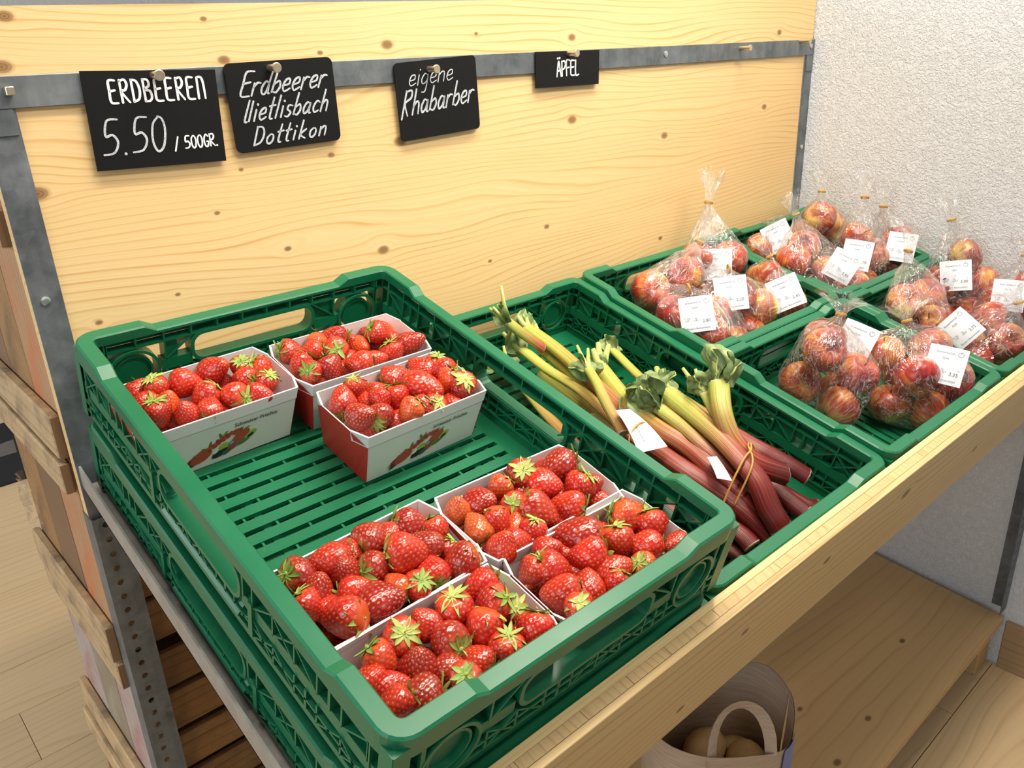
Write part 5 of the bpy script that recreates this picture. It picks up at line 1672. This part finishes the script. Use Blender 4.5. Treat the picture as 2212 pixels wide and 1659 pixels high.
def film_mesh(pts_apples, neck, top, r_, style, seed):
    """taut wrapped film: hull round the apples and up to the tied neck, then a flared ruffle"""
    rg = random.Random(seed)
    bm = bmesh.new()
    dirv = (top - neck)
    ln = max(dirv.length, 0.03)
    dirv = dirv.normalized()
    for c_ in pts_apples:
        for i in range(90):
            z = 1 - 2 * (i + .5) / 90
            a = 2.399963 * i
            s_ = math.sqrt(1 - z * z)
            p = c_ + Vector((s_ * math.cos(a), s_ * math.sin(a), z)) * r_ * 1.045
            p.z = max(p.z, -0.2082)
            bm.verts.new(p)
    ax = dirv.orthogonal().normalized()
    ay = dirv.cross(ax)
    ring = [ax * math.cos(2 * math.pi * i / 10) + ay * math.sin(2 * math.pi * i / 10) for i in range(10)]
    for d in ring:
        bm.verts.new(neck + d * 0.0065)
    res = bmesh.ops.convex_hull(bm, input=bm.verts[:])
    drop = [g for g in set(res['geom_interior']) | set(res['geom_unused']) if isinstance(g, bmesh.types.BMVert) and g.is_valid]
    bmesh.ops.delete(bm, geom=drop, context='VERTS')
    # open the neck
    cap = [f for f in bm.faces if all((v_.co - neck).length < 0.0085 for v_ in f.verts)]
    bmesh.ops.delete(bm, geom=cap, context='FACES_ONLY')
    for lim in (0.034, 0.022, 0.014):
        ed = [e for e in bm.edges if e.calc_length() > lim]
        bmesh.ops.subdivide_edges(bm, edges=ed, cuts=1, use_grid_fill=False)
        bmesh.ops.triangulate(bm, faces=[f for f in bm.faces if len(f.verts) > 3])
    bm.normal_update()
    cen = sum(pts_apples, Vector()) / len(pts_apples)
    ph = rg.uniform(0, 9)
    for v_ in bm.verts:
        dn = (v_.co - neck)
        h = dn.length
        if h < 0.0085:
            continue
        a = math.atan2(dn.dot(ay), dn.dot(ax))
        fold = math.sin(9 * a + ph + 3 * mnoise.noise(v_.co * 18)) * math.exp(-((h - 0.03) / 0.035) ** 2) * 0.0026
        fold -= 0.006 * math.exp(-((h - 0.022) / 0.02) ** 2)
        off = fold + 0.0022 * mnoise.noise(v_.co * 55 + Vector((ph, 0, 0))) + 0.0016 * mnoise.noise(v_.co * 130)
        v_.co += v_.normal * off
        v_.co.z = max(v_.co.z, -0.2085)
    # ruffled top
    nt = 30
    spread = {'u': 0.020, 'c': 0.026, 'f': 0.040}[style]
    rings = []
    for k_ in range(7):
        t = k_ / 6
        rr = []
        for i in range(nt):
            a = 2 * math.pi * i / nt
            wv = 1 + (0.45 * math.sin(4 * a + ph) + 0.35 * math.sin(7 * a + 2 * ph)) * t
            R_ = 0.0062 + spread * t ** 1.2 * wv * (0.75 + 0.3 * math.sin(a + ph))
            hgt_ = ln * t * (1 + 0.18 * math.sin(3 * a + ph) * t + 0.1 * mnoise.noise(Vector((a * 2, ph, t * 3))))
            droop = (0.012 * t * t if style != 'u' else 0.0)
            p = neck + dirv * hgt_ + (ax * math.cos(a) + ay * math.sin(a)) * R_ - Vector((0, 0, droop))
            rr.append(bm.verts.new(p))
        rings.append(rr)
    for k_ in range(6):
        for i in range(nt):
            bm.faces.new((rings[k_][i], rings[k_][(i + 1) % nt], rings[k_ + 1][(i + 1) % nt], rings[k_ + 1][i]))
    me = bpy.data.meshes.new('film')
    org = Vector((cen.x, cen.y, -0.208))
    bm.verts.index_update()
    pleat = []
    for v_ in bm.verts:
        dn = v_.co - neck
        x_, y2 = dn.dot(ax), dn.dot(ay)
        rr0 = math.hypot(x_, y2) + 1e-6
        pleat += [x_ / rr0 + ph, y2 / rr0, dn.dot(dirv) * 6.0]
    bmesh.ops.translate(bm, verts=bm.verts[:], vec=-org)
    bm.to_mesh(me)
    bm.free()
    at_ = me.attributes.new('pleat', 'FLOAT_VECTOR', 'POINT')
    at_.data.foreach_set('vector', pleat)
    me.materials.append(MAT['film'])
    me.polygons.foreach_set('use_smooth', [True] * len(me.polygons))
    return me, org


def band_mesh():
    q = MB()
    n = 18
    for s_ in range(2):
        q.tube([(0.0078 * math.cos(2 * math.pi * i / n), 0.0078 * math.sin(2 * math.pi * i / n), 0.0016 * s_ + 0.0006 * math.sin(3 * i)) for i in range(n + 1)], 0.0012, 6, False)
    return q.mesh('rubber_band', MAT['rubber'], True)


rubber_me = band_mesh()


def label_mesh(wd, ht, bend, seed):
    rg = random.Random(seed)
    q = MB()
    rows = []
    N = 10
    for j in range(N + 1):
        rows.append([])
        for i in range(N + 1):
            x, y_ = wd * (i / N - .5), ht * (j / N - .5)
            rows[-1].append((x, y_, -bend * (x / wd * 2) ** 2 - bend * .5 * (y_ / ht * 2) ** 2))
    q.grid(rows)
    q.grid([[(p[0], p[1], p[2] - 0.0002) for p in reversed(r_)] for r_ in rows])
    return q.mesh('label', MAT['label'], True)


def logo_mesh():
    q = MB()
    for i in range(24):
        a, a2 = 2 * math.pi * i / 24, 2 * math.pi * (i + .62) / 24
        for ri, ro in ((0.0033, 0.0044),):
            q.add([(ri * math.cos(a), ri * math.sin(a), 0), (ro * math.cos(a), ro * math.sin(a), 0), (ro * math.cos(a2), ro * math.sin(a2), 0), (ri * math.cos(a2), ri * math.sin(a2), 0)], [(0, 1, 2, 3)])
    q.add([(-0.0014, 0.0030, 0), (-0.0009, 0.0014, 0), (0.0002, 0.0018, 0), (0.0012, 0.0032, 0), (0.0, 0.0024, 0)], [(0, 1, 2, 4), (2, 3, 4)])
    return q.mesh('logo', MAT['ink_grey'])


label_me = label_mesh(0.056, 0.060, 0.0035, 1)
logo_me = logo_mesh()


def label_print(lb, price):
    def bend_z(x, y_):
        return -0.0035 * (x / .056 * 2) ** 2 - .00175 * (y_ / .06 * 2) ** 2 + 0.0005
    for me, x, y_ in ((text_mesh('brynerhof.ch', 0.0052, 'ink_grey', 0.00004), -0.0175, 0.0180), (text_mesh('Gala', 0.0056, 'ink_grey'), -0.0075, 0.0095),
                      (text_mesh('Fr./kg\n 3.50', 0.0042, 'ink_grey'), -0.0220, -0.0070), (text_mesh(' kg\n0.857', 0.0042, 'ink_grey'), -0.0060, -0.0080), (text_mesh('Fr', 0.0036, 'ink_grey'), 0.0190, -0.0070),
                      (text_mesh(price, 0.0078, 'ink_grey', 0.00005), 0.0075, -0.0150), (text_mesh("Bryner's Bonnertlädeli", 0.0044, 'ink_grey'), -0.0200, -0.0250), (logo_me, 0.0175, 0.0205)):
        # curve the printing with the label
        m2 = me.copy()
        for v_ in m2.vertices:
            v_.co = (v_.co.x + x, v_.co.y + y_, bend_z(v_.co.x + x, v_.co.y + y_))
        link('print', m2, lb)


ra = random.Random(5)
for key, (crn, lab, aps, nk, tp, style) in BAGS.items():
    AR = 0.0345
    pts = [Vector((a[0], -a[1], max(a[2], -0.2085 + AR))) for a in aps]
    # relax overlaps between neighbours of one bag
    for _ in range(60):
        for i in range(len(pts)):
            for j in range(i):
                d = pts[i] - pts[j]
                if 1e-6 < d.length < 1.9 * AR:
                    m_ = d.normalized() * (1.9 * AR - d.length) * 0.25
                    pts[i] += m_
                    pts[j] -= m_
        for p in pts:
            p.z = max(p.z, -0.2085 + AR)
    neck, top = Vector((nk[0], -nk[1], nk[2])), Vector((tp[0], -tp[1], tp[2]))
    zt = max(p.z for p in pts) + AR
    if neck.z < zt + 0.004:
        dz = zt + 0.004 - neck.z
        neck.z += dz
        top.z += dz
    fm, org = film_mesh(pts, neck, top, AR, style, hash(key) % 1 + sum(ord(c_) for c_ in key))
    t = thing('apple_bag', lab, 'bag', M_SH @ Matrix.Translation(org), 'clear bags of apples')
    link('film', fm, t)
    d = (top - neck).normalized()
    link('rubber_band', rubber_me, t, Matrix.Translation(neck - org) @ Vector((0, 0, 1)).rotation_difference(d).to_matrix().to_4x4())
    if key in LAB:
        c_, nn, rot, price = LAB[key]
        c_ = Vector((c_[0], -c_[1], c_[2])) - org
        z = (Vector((nn[0], -nn[1], nn[2])).normalized() + Vector((0, 0, 0.15))).normalized()
        x = Vector((0, math.sin(TILT), math.cos(TILT))).cross(z).normalized()
        y_ = z.cross(x)
        M3 = Matrix((x, y_, z)).transposed().to_4x4()
        lb = link('label', label_me, t, Matrix.Translation(c_ + z * 0.006) @ M3 @ Matrix.Rotation(rot, 4, 'Z'))
        label_print(lb, price)
    for i, p in enumerate(pts):
        qd = Quaternion((ra.uniform(-1, 1), ra.uniform(-1, 1), ra.uniform(-1, 1)), ra.uniform(0.3, 2.2))
        s_ = AR * ra.uniform(0.96, 1.02)
        ao = link('apple', apple_me, None, M_SH @ Matrix.Translation(p) @ qd.to_matrix().to_4x4() @ Matrix.Diagonal((s_, s_, s_ * 0.97, 1)))
        rank = sorted(range(len(pts)), key=lambda i_: -pts[i_].z).index(i)
        hue = 'red striped'
        if key in ('b3', 'a4') and i == 0:
            ao.color = (1.7, 3.6, 2.4, 1)
            hue = 'yellow'
        else:
            g = ra.uniform(0.85, 1.35)
            ao.color = (g * 1.05, g * ra.uniform(0.8, 1.5), g, 1)
        al_ = '%s apple, %s from the top, in the %s' % (hue, ORD[rank], SHORT[key])
        tag(ao, al_, 'apple', 'apples in the ' + crn)
        link('stem', stem_me, ao)
        link('blossom_end', blos_me, ao)

# ------------------------------------------------------------------ rhubarb
RH = [
([(0.576,0.085,-0.095),(0.598,0.103,-0.115),(0.629,0.117,-0.14)],0.013,0.0,0.55),
([(0.601,0.107,-0.145),(0.596,0.164,-0.145),(0.594,0.237,-0.14),(0.582,0.309,-0.14),(0.577,0.399,-0.15),(0.580,0.480,-0.165),(0.587,0.545,-0.18)],0.019,0.0,0.95),
([(0.662,0.052,-0.15),(0.646,0.136,-0.14),(0.625,0.225,-0.135),(0.611,0.299,-0.135),(0.605,0.383,-0.145),(0.603,0.480,-0.165)],0.019,0.0,0.9),
([(0.653,0.1,-0.16),(0.639,0.17,-0.155),(0.623,0.25,-0.15),(0.609,0.34,-0.155),(0.607,0.445,-0.17)],0.018,0.05,0.9),
([(0.603,0.235,-0.105),(0.588,0.265,-0.105),(0.571,0.299,-0.11),(0.55,0.352,-0.12)],0.012,0.05,0.45),
([(0.66,0.215,-0.135),(0.621,0.304,-0.13),(0.608,0.367,-0.125),(0.611,0.413,-0.125),(0.605,0.478,-0.13),(0.611,0.540,-0.15)],0.022,0.0,0.85),
([(0.625,0.35,-0.11),(0.624,0.388,-0.112),(0.62,0.428,-0.115),(0.621,0.482,-0.125),(0.627,0.534,-0.145),(0.636,0.561,-0.16)],0.018,0.1,1.0),
([(0.652,0.34,-0.1),(0.645,0.383,-0.1),(0.633,0.44,-0.1),(0.623,0.486,-0.105),(0.618,0.519,-0.115),(0.612,0.547,-0.135),(0.613,0.567,-0.15)],0.024,0.0,1.0),
([(0.678,0.396,-0.06),(0.651,0.426,-0.075),(0.643,0.453,-0.095),(0.646,0.479,-0.11),(0.658,0.5,-0.12),(0.69,0.518,-0.135)],0.022,0.05,1.0),
([(0.668,0.386,-0.08),(0.66,0.415,-0.095),(0.657,0.447,-0.115),(0.675,0.485,-0.14)],0.014,0.15,0.8),
([(0.579,0.369,-0.135),(0.579,0.431,-0.135),(0.587,0.477,-0.14),(0.599,0.524,-0.15),(0.607,0.566,-0.165)],0.022,0.6,1.0),
([(0.61,0.364,-0.14),(0.609,0.447,-0.145),(0.613,0.496,-0.155)],0.018,0.5,0.85),
([(0.571,0.440,-0.16),(0.577,0.532,-0.165),(0.577,0.557,-0.17)],0.018,0.7,0.85),
([(0.555,0.430,-0.18),(0.560,0.510,-0.185),(0.575,0.56,-0.19)],0.018,0.75,0.95),
([(0.733,0.30,-0.155),(0.73,0.443,-0.15),(0.742,0.49,-0.155),(0.757,0.525,-0.165)],0.02,0.25,1.0),
([(0.7,0.35,-0.165),(0.701,0.497,-0.17),(0.703,0.532,-0.175),(0.706,0.560,-0.18)],0.018,0.4,1.0),
([(0.724,0.37,-0.185),(0.727,0.532,-0.187),(0.746,0.559,-0.19)],0.017,0.4,1.0),
([(0.597,0.086,-0.185),(0.586,0.114,-0.185),(0.571,0.169,-0.185),(0.559,0.222,-0.187),(0.54,0.342,-0.19)],0.016,0.0,0.6),
([(0.568,0.08,-0.18),(0.587,0.104,-0.185),(0.597,0.173,-0.19)],0.013,0.0,0.3),
([(0.761,0.158,-0.165),(0.741,0.226,-0.165),(0.724,0.301,-0.165),(0.707,0.403,-0.17)],0.016,0.0,0.7),
([(0.64,0.12,-0.190),(0.63,0.25,-0.193),(0.625,0.40,-0.193),(0.63,0.55,-0.195)],0.020,0.05,1.0),
([(0.68,0.16,-0.190),(0.67,0.28,-0.193),(0.66,0.42,-0.193),(0.66,0.56,-0.195)],0.020,0.05,1.0),
([(0.60,0.26,-0.175),(0.60,0.35,-0.178),(0.60,0.47,-0.18),(0.60,0.55,-0.185)],0.020,0.2,1.0),
]
RHLAB = ['short pale green rhubarb piece sticking up at the back of the bundle', 'long yellow green rhubarb stalk along the left side of the bundle', 'green rhubarb stalk at the back that forks into leaf stubs',
         'green rhubarb stalk lying under the back stalks', 'thin pale rhubarb stalk leading down to the paper tag', 'thick orange pink rhubarb stalk passing under the paper tag', 'dark red rhubarb stalk with a folded green leaf',
         'thickest rhubarb stalk, green at the top and dark red at its hollow cut end', 'curved rhubarb stalk standing up at the right, with a wilted leaf', 'thin brownish rhubarb stalk leaning behind the curved one',
         'bright red rhubarb stalk nearest the strawberry crate corner', 'orange red rhubarb stalk beside the bright red one', 'short pink rhubarb end by the front corner of the strawberry crate', 'lowest pink rhubarb end near the wooden rail',
         'dark rhubarb stalk on the right with a pale dried root end', 'dark red rhubarb stalk under the curved one', 'red rhubarb end lying lowest at the right', 'pale rhubarb stalk seen through the hand hole of the strawberry crate',
         'small green rhubarb tip at the far left of the bundle', 'green rhubarb stalk lying apart along the right of the bundle', 'rhubarb stalk at the bottom of the bundle, hidden under the others',
         'rhubarb stalk at the bottom right of the bundle, under the others', 'red rhubarb stalk buried in the middle of the bundle']
LEAVES = {0: 2, 1: 2, 2: 4, 4: 3, 5: 3, 6: 5, 7: 3, 8: 5, 9: 2, 17: 1, 18: 2, 19: 3, 3: 1}


def leaf_mesh(seed, size):
    rg = random.Random(seed)
    q = MB()
    rows = []
    N = 9
    for j in range(N):
        t = j / (N - 1)
        wv = size * 0.55 * math.sin(math.pi * (0.12 + 0.80 * t)) ** 0.8
        row_ = []
        for i in range(N):
            s_ = i / (N - 1) * 2 - 1
            p = Vector((s_ * wv, 0, size * t))
            p.y += -size * 0.35 * t * t + 0.3 * size * s_ * s_ * (0.4 + 0.6 * t) + size * 0.34 * mnoise.noise(Vector((s_ * 2.3, t * 2.8, seed * 3.1)))
            p.x += size * 0.18 * mnoise.noise(Vector((s_ * 2.2, t * 2.5, seed * 1.7 + 9)))
            row_.append(p)
        rows.append(row_)
    q.grid(rows)
    q.grid([[p + Vector((0, 0.0006, 0)) for p in reversed(r_)] for r_ in rows])
    me = q.mesh('leaf', [MAT['leaf'], MAT['leaf_rib']], True)
    return me, [rows[j][N // 2] - Vector((0, 0.0006, 0)) for j in range(N)]


def spline(pts, sub):
    P_ = [Vector(p) for p in pts]
    out = []
    for i in range(len(P_) - 1):
        p0, p1, p2, p3 = P_[max(i - 1, 0)], P_[i], P_[i + 1], P_[min(i + 2, len(P_) - 1)]
        for s_ in range(sub):
            t = s_ / sub
            out.append(.5 * ((2 * p1) + (p2 - p0) * t + (2 * p0 - 5 * p1 + 4 * p2 - p3) * t * t + (3 * p1 - p0 - 3 * p2 + p3) * t ** 3))
    out.append(P_[-1])
    return out


rr_ = random.Random(31)
for n, (pts, wd, t0, t1) in enumerate(RH):
    P_ = spline([(p[0], -p[1], p[2]) for p in pts], 5)
    org = P_[len(P_) // 2].copy()
    seg = [0.0]
    for i in range(1, len(P_)):
        seg.append(seg[-1] + (P_[i] - P_[i - 1]).length)
    NR = 20
    vs, al, ar_ = [], [], []
    up = Vector((rr_.uniform(-.5, .5), -0.2, 1)).normalized()
    for i, p in enumerate(P_):
        tg = (P_[min(i + 1, len(P_) - 1)] - P_[max(i - 1, 0)]).normalized()
        x = tg.cross(up).normalized()
        y_ = x.cross(tg)
        f = seg[i] / seg[-1]
        r_ = wd / 2 * (1.1 + 0.20 * f ** 2 + 0.05 * math.sin(7 * f + n))
        for k_ in range(NR):
            a = 2 * math.pi * k_ / NR
            g = 1 + 0.045 * math.cos(10 * a)
            px, py = math.cos(a) * 1.12 * g, math.sin(a) * 0.86 * g
            if py < -0.1:
                py *= 0.45          # groove on the underside
            vs.append(p + (x * px + y_ * py) * r_ - org)
            al.append(min(1.0, t0 + (t1 - t0) * f + 0.07 * f))
            ar_.append(k_ / NR)
    q = MB()
    m = len(P_)
    q.add(vs, [(i * NR + k_, i * NR + (k_ + 1) % NR, (i + 1) * NR + (k_ + 1) % NR, (i + 1) * NR + k_) for i in range(m - 1) for k_ in range(NR)])
    q.cur = 1
    v0 = len(q.v)
    for end, sgn in ((0, -1), (m - 1, 1)):
        base = [Vector(q.v[end * NR + k_]) for k_ in range(NR)]
        c_ = sum(base, Vector()) / NR
        tgt = (P_[1] - P_[0] if end == 0 else P_[-1] - P_[-2]).normalized()
        inner = [b_.lerp(c_, 0.42) - tgt * sgn * 0.004 for b_ in base]
        lip = [b_.lerp(c_, 0.10) + tgt * sgn * 0.0025 for b_ in base]
        ids = len(q.v)
        q.add(base + lip + inner + [c_ - tgt * sgn * 0.010], [])
        for k_ in range(NR):
            j = (k_ + 1) % NR
            fs = [(ids + k_, ids + j, ids + NR + j, ids + NR + k_), (ids + NR + k_, ids + NR + j, ids + 2 * NR + j, ids + 2 * NR + k_), (ids + 2 * NR + k_, ids + 2 * NR + j, ids + 3 * NR)]
            for f in fs:
                q.f.append(list(f))
                q.m.append(1)
        al += [0.0] * (3 * NR + 1)
        ar_ += [0.0] * (3 * NR + 1)
    me = q.mesh('rhubarb_stalk', [MAT['rhubarb'], MAT['rhubarb_cut']], True)
    for nm, arr in (('along', al), ('around', ar_)):
        at_ = me.attributes.new(nm, 'FLOAT', 'POINT')
        at_.data.foreach_set('value', arr)
    so = link('rhubarb_stalk', me, None, M_SH @ Matrix.Translation(org))
    tag(so, RHLAB[n], 'rhubarb', 'rhubarb stalks in the crate')
    if n in LEAVES:
        d0 = (P_[0] - P_[2]).normalized()
        for li in range(LEAVES[n]):
            sz = rr_.uniform(0.026, 0.042) * (1.45 if n in (6, 8) else 1.0)
            lm, mid = leaf_mesh(n * 10 + li, sz)
            dd = (d0 + Vector((rr_.uniform(-.8, .8), rr_.uniform(-.5, .5), rr_.uniform(-0.35, 0.75)))).normalized()
            qd = Vector((0, 0, 1)).rotation_difference(dd) @ Quaternion((0, 0, 1), rr_.uniform(0, 6.28))
            Ml = Matrix.Translation(P_[0] - org + d0 * 0.002) @ qd.to_matrix().to_4x4()
            lf = link('leaf', lm, so, Ml)
            qq = MB()
            qq.tube(mid, [0.0028 * (1 - 0.08 * i) for i in range(len(mid))], 6)
            qq.build('leaf_rib', MAT['leaf_rib'], lf, True)
        for li in range(3):
            dd = (d0 + Vector((rr_.uniform(-.6, .6), rr_.uniform(-.4, .4), rr_.uniform(-0.1, 0.6)))).normalized()
            s0 = P_[0] - org
            L_ = rr_.uniform(0.022, 0.055)
            qq = MB()
            qq.tube([s0 - d0 * 0.006, s0 + dd * L_ * .5, s0 + dd * L_ + Vector((0, 0, 0.003))], [wd * .34, wd * .26, wd * .16], 9)
            qq.build('leaf_stub', MAT['leaf_rib'], so, True)

# paper tags and rubber bands round the rhubarb bundles
def tag_obj(label, quad, sag, txt):
    """quad: four shelf points (u, v, w)"""
    A_, B_, C_, D_ = [Vector((p[0], -p[1], p[2])) for p in quad]
    cen = (A_ + B_ + C_ + D_) / 4
    nrm = (B_ - A_).cross(D_ - A_).normalized()
    if nrm.z < 0:
        nrm = -nrm
    q = MB()
    rows = []
    for j in range(9):
        t = j / 8
        rows.append([(A_.lerp(B_, i / 8)).lerp(D_.lerp(C_, i / 8), t) - cen + nrm * sag * math.sin(math.pi * t) for i in range(9)])
    q.grid(rows)
    q.grid([[p - nrm * 0.0002 for p in reversed(r_)] for r_ in rows])
    o = q.build('paper_tag', MAT['label'], None, True)
    o.matrix_world = M_SH @ Matrix.Translation(cen)
    tag(o, label, 'paper tag')
    if txt:
        yv = (A_ - D_).normalized()
        zv = nrm
        xv = (A_ - D_).normalized()
        yv = zv.cross(xv)
        M3 = Matrix((xv, yv, zv)).transposed().to_4x4()
        link('print', text_mesh('brynerhof.ch', 0.0058, 'ink'), o, Matrix.Translation(nrm * (sag + 0.0006) - xv * 0.026 + yv * 0.002) @ M3)
        link('print', text_mesh('Rhabarber', 0.0050, 'ink_grey'), o, Matrix.Translation(nrm * (sag + 0.0006) - xv * 0.022 - yv * 0.009) @ M3)
        link('logo', logo_me, o, Matrix.Translation(nrm * (sag + 0.0006) + xv * 0.020 + yv * 0.004) @ M3 @ Matrix.Diagonal((1.3, 1.3, 1, 1)))
    return o


tag_obj('large white paper tag folded round the rhubarb by the strawberry crate', [(0.556, 0.328, -0.100), (0.578, 0.334, -0.102), (0.566, 0.412, -0.108), (0.526, 0.398, -0.112)], 0.004, True)
tag_obj('small white paper tag corner tucked between the red rhubarb stalks', [(0.594, 0.455, -0.108), (0.604, 0.462, -0.106), (0.588, 0.500, -0.112), (0.575, 0.486, -0.112)], 0.002, False)
tag_obj('white paper tag half hidden behind the curved rhubarb stalk', [(0.668, 0.428, -0.120), (0.684, 0.440, -0.118), (0.690, 0.490, -0.128), (0.676, 0.482, -0.130)], 0.002, False)


def loop_band(label, pts, r_=0.0013):
    P_ = spline([(p[0], -p[1], p[2]) for p in pts], 6)
    c_ = sum(P_, Vector()) / len(P_)
    q = MB()
    q.tube([p - c_ for p in P_], r_, 7)
    o = q.build('rubber_band', MAT['rubber'], None, True)
    o.matrix_world = M_SH @ Matrix.Translation(c_)
    tag(o, label, 'rubber band')


loop_band('tan rubber band across the large paper tag on the rhubarb', [(0.545, 0.385, -0.135), (0.534, 0.375, -0.113), (0.548, 0.368, -0.1005), (0.568, 0.366, -0.100), (0.580, 0.372, -0.113), (0.584, 0.380, -0.135)])
loop_band('tan rubber band crossing the thick dark rhubarb stalks at the right', [(0.575, 0.505, -0.140), (0.590, 0.500, -0.112), (0.612, 0.494, -0.091), (0.634, 0.489, -0.090), (0.655, 0.478, -0.096), (0.672, 0.486, -0.118)])
loop_band('second strand of tan rubber band twisted over the rhubarb stalks', [(0.585, 0.515, -0.142), (0.605, 0.510, -0.101), (0.622, 0.500, -0.091), (0.640, 0.482, -0.092), (0.655, 0.474, -0.097)])

# ------------------------------------------------------------------ paper bag of potatoes on the low platform
def paper_bag():
    """kraft carrier bag, wide open, in world-aligned local frame (z up), base at origin"""
    q = MB()
    NU_ = 48
    H_ = 0.345
    rows = []
    for j in range(12):
        t = j / 11
        row_ = []
        for i in range(NU_ + 1):
            a = 2 * math.pi * i / NU_
            ex = 0.60 if t < 0.5 else 0.60 + 0.25 * (t - 0.5) * 2
            cx_, sy_ = math.cos(a), math.sin(a)
            hx, hy = 0.092 + 0.016 * t, 0.050 + 0.032 * t
            p = Vector((math.copysign(abs(cx_) ** ex, cx_) * hx, math.copysign(abs(sy_) ** ex, sy_) * hy, H_ * t))
            p.x += 0.007 * t * mnoise.noise(Vector((a * 1.3, t * 2, 4.0)))
            p.y += 0.007 * t * mnoise.noise(Vector((a * 1.3, t * 2, 8.0)))
            if j == 11:
                p.z += 0.016 * math.sin(2 * a + 0.8) + 0.008 * math.sin(3 * a)
            row_.append(p)
        rows.append(row_)
    q.grid(rows)
    q.grid([[Vector((p.x * 0.993, p.y * 0.99, p.z)) for p in reversed(r_)] for r_ in rows])
    q.add([(-0.085, -0.045, 0.002), (0.085, -0.045, 0.002), (0.085, 0.045, 0.002), (-0.085, 0.045, 0.002)], [(0, 1, 2, 3)])
    return q, H_


bagM = Matrix.Translation((0.590, -0.455, 0.1585)) @ Matrix.Rotation(-0.55, 4, 'Z')
pb = thing('paper_bag', 'open brown paper carrier bag of potatoes on the low platform', 'paper bag', bagM)
q, BH = paper_bag()
q.build('bag_body', MAT['kraft'], pb, True)
for sgn in (-1, 1):
    q = MB()
    rows = []
    for i in range(15):
        a = math.pi * i / 14
        x = -0.050 * math.cos(a)
        z = BH - 0.015 + 0.085 * math.sin(a) ** 0.75
        y_ = sgn * (0.079 - 0.020 * math.sin(a))
        rows.append([(x + 0.0 if True else 0, y_ - 0.0, z), (x * 0.70, y_ - sgn * 0.004, z - 0.006 - 0.010 * math.sin(a))])
    q.grid(rows)
    q.grid([[(p[0], p[1] + 0.0008, p[2]) for p in reversed(r_)] for r_ in rows])
    q.build('handle', MAT['kraft'], pb, True)
q = MB()
rows = []
for zz_ in range(9):
    t = 0.55 + 0.45 * zz_ / 8
    ex = 0.60 + 0.25 * (t - 0.5) * 2
    row_ = []
    for i in range(5):
        a = math.radians(-58 + 7 * i)
        hx, hy = 0.092 + 0.016 * t + 0.0022, 0.050 + 0.032 * t + 0.0022
        p = Vector((abs(math.cos(a)) ** ex * hx, -abs(math.sin(a)) ** ex * hy, BH * t))
        p.x += 0.007 * t * mnoise.noise(Vector(((a + 2 * math.pi) * 1.3, t * 2, 4.0)))
        p.y += 0.007 * t * mnoise.noise(Vector(((a + 2 * math.pi) * 1.3, t * 2, 8.0)))
        if zz_ == 8:
            p.z += 0.016 * math.sin(2 * a + 0.8) + 0.008 * math.sin(3 * a)
        row_.append(p)
    rows.append(row_)
q.grid(rows)
q.grid([[Vector((p.x * .994, p.y * .994, p.z)) for p in reversed(r_)] for r_ in rows])
q.build('tape_strip', MAT['blue'], pb)
rp = random.Random(3)
for i in range(9):
    q = MB()
    rows = []
    sx_, sy_, sz_ = rp.uniform(.030, .038), rp.uniform(.026, .031), rp.uniform(.024, .029)
    for j in range(11):
        p = math.pi * (j + .02) / 10.04
        rows.append([(sx_ * math.sin(p) * math.cos(2 * math.pi * k_ / 16) * (1 + .06 * math.sin(2 * p + i)), sy_ * math.sin(p) * math.sin(2 * math.pi * k_ / 16), sz_ * math.cos(p)) for k_ in range(17)])
    q.grid(rows)
    gx, gy = (i % 3 - 1) * 0.054 + rp.uniform(-.004, .004), (i // 3 - 1) * 0.036 + rp.uniform(-.003, .003)
    o = q.build('potato', MAT['potato'], None, True)
    o.matrix_world = bagM @ Matrix.Translation((gx, gy, 0.205 + 0.020 * (i % 2) + rp.uniform(0, 0.012))) @ Matrix.Rotation(rp.uniform(0, 3), 4, 'Z')
    tag(o, 'yellow brown potato, %s in the %s row inside the paper bag' % (('left', 'middle', 'right')[i % 3], ('front', 'centre', 'back')[i // 3]), 'potato', 'potatoes in the paper bag')
# potatoes below, filling the bag
q = MB()
for i in range(30):
    gx, gy, gz = ((i % 5) - 2) * 0.028, ((i // 5) % 2 - .5) * 0.036, 0.030 + (i // 10) * 0.060
    rows = []
    for j in range(7):
        p = math.pi * (j + .02) / 6.04
        rows.append([(gx + 0.030 * math.sin(p) * math.cos(2 * math.pi * k_ / 10), gy + 0.028 * math.sin(p) * math.sin(2 * math.pi * k_ / 10), gz + 0.024 * math.cos(p)) for k_ in range(11)])
    q.grid(rows)
o = q.build('potato_fill', MAT['potato'], None, True)
o.matrix_world = bagM
tag(o, 'potatoes filling the lower part of the brown paper bag', 'potatoes', kind='stuff')

# green crate on the floor, only its corner enters the picture at the lower right
green_crate('green plastic crate standing on the floor at the lower right edge', 0.4050, 0.600, 0.110, 0, 0, 0, Matrix.Translation((1.20, -1.12, 0.0)))
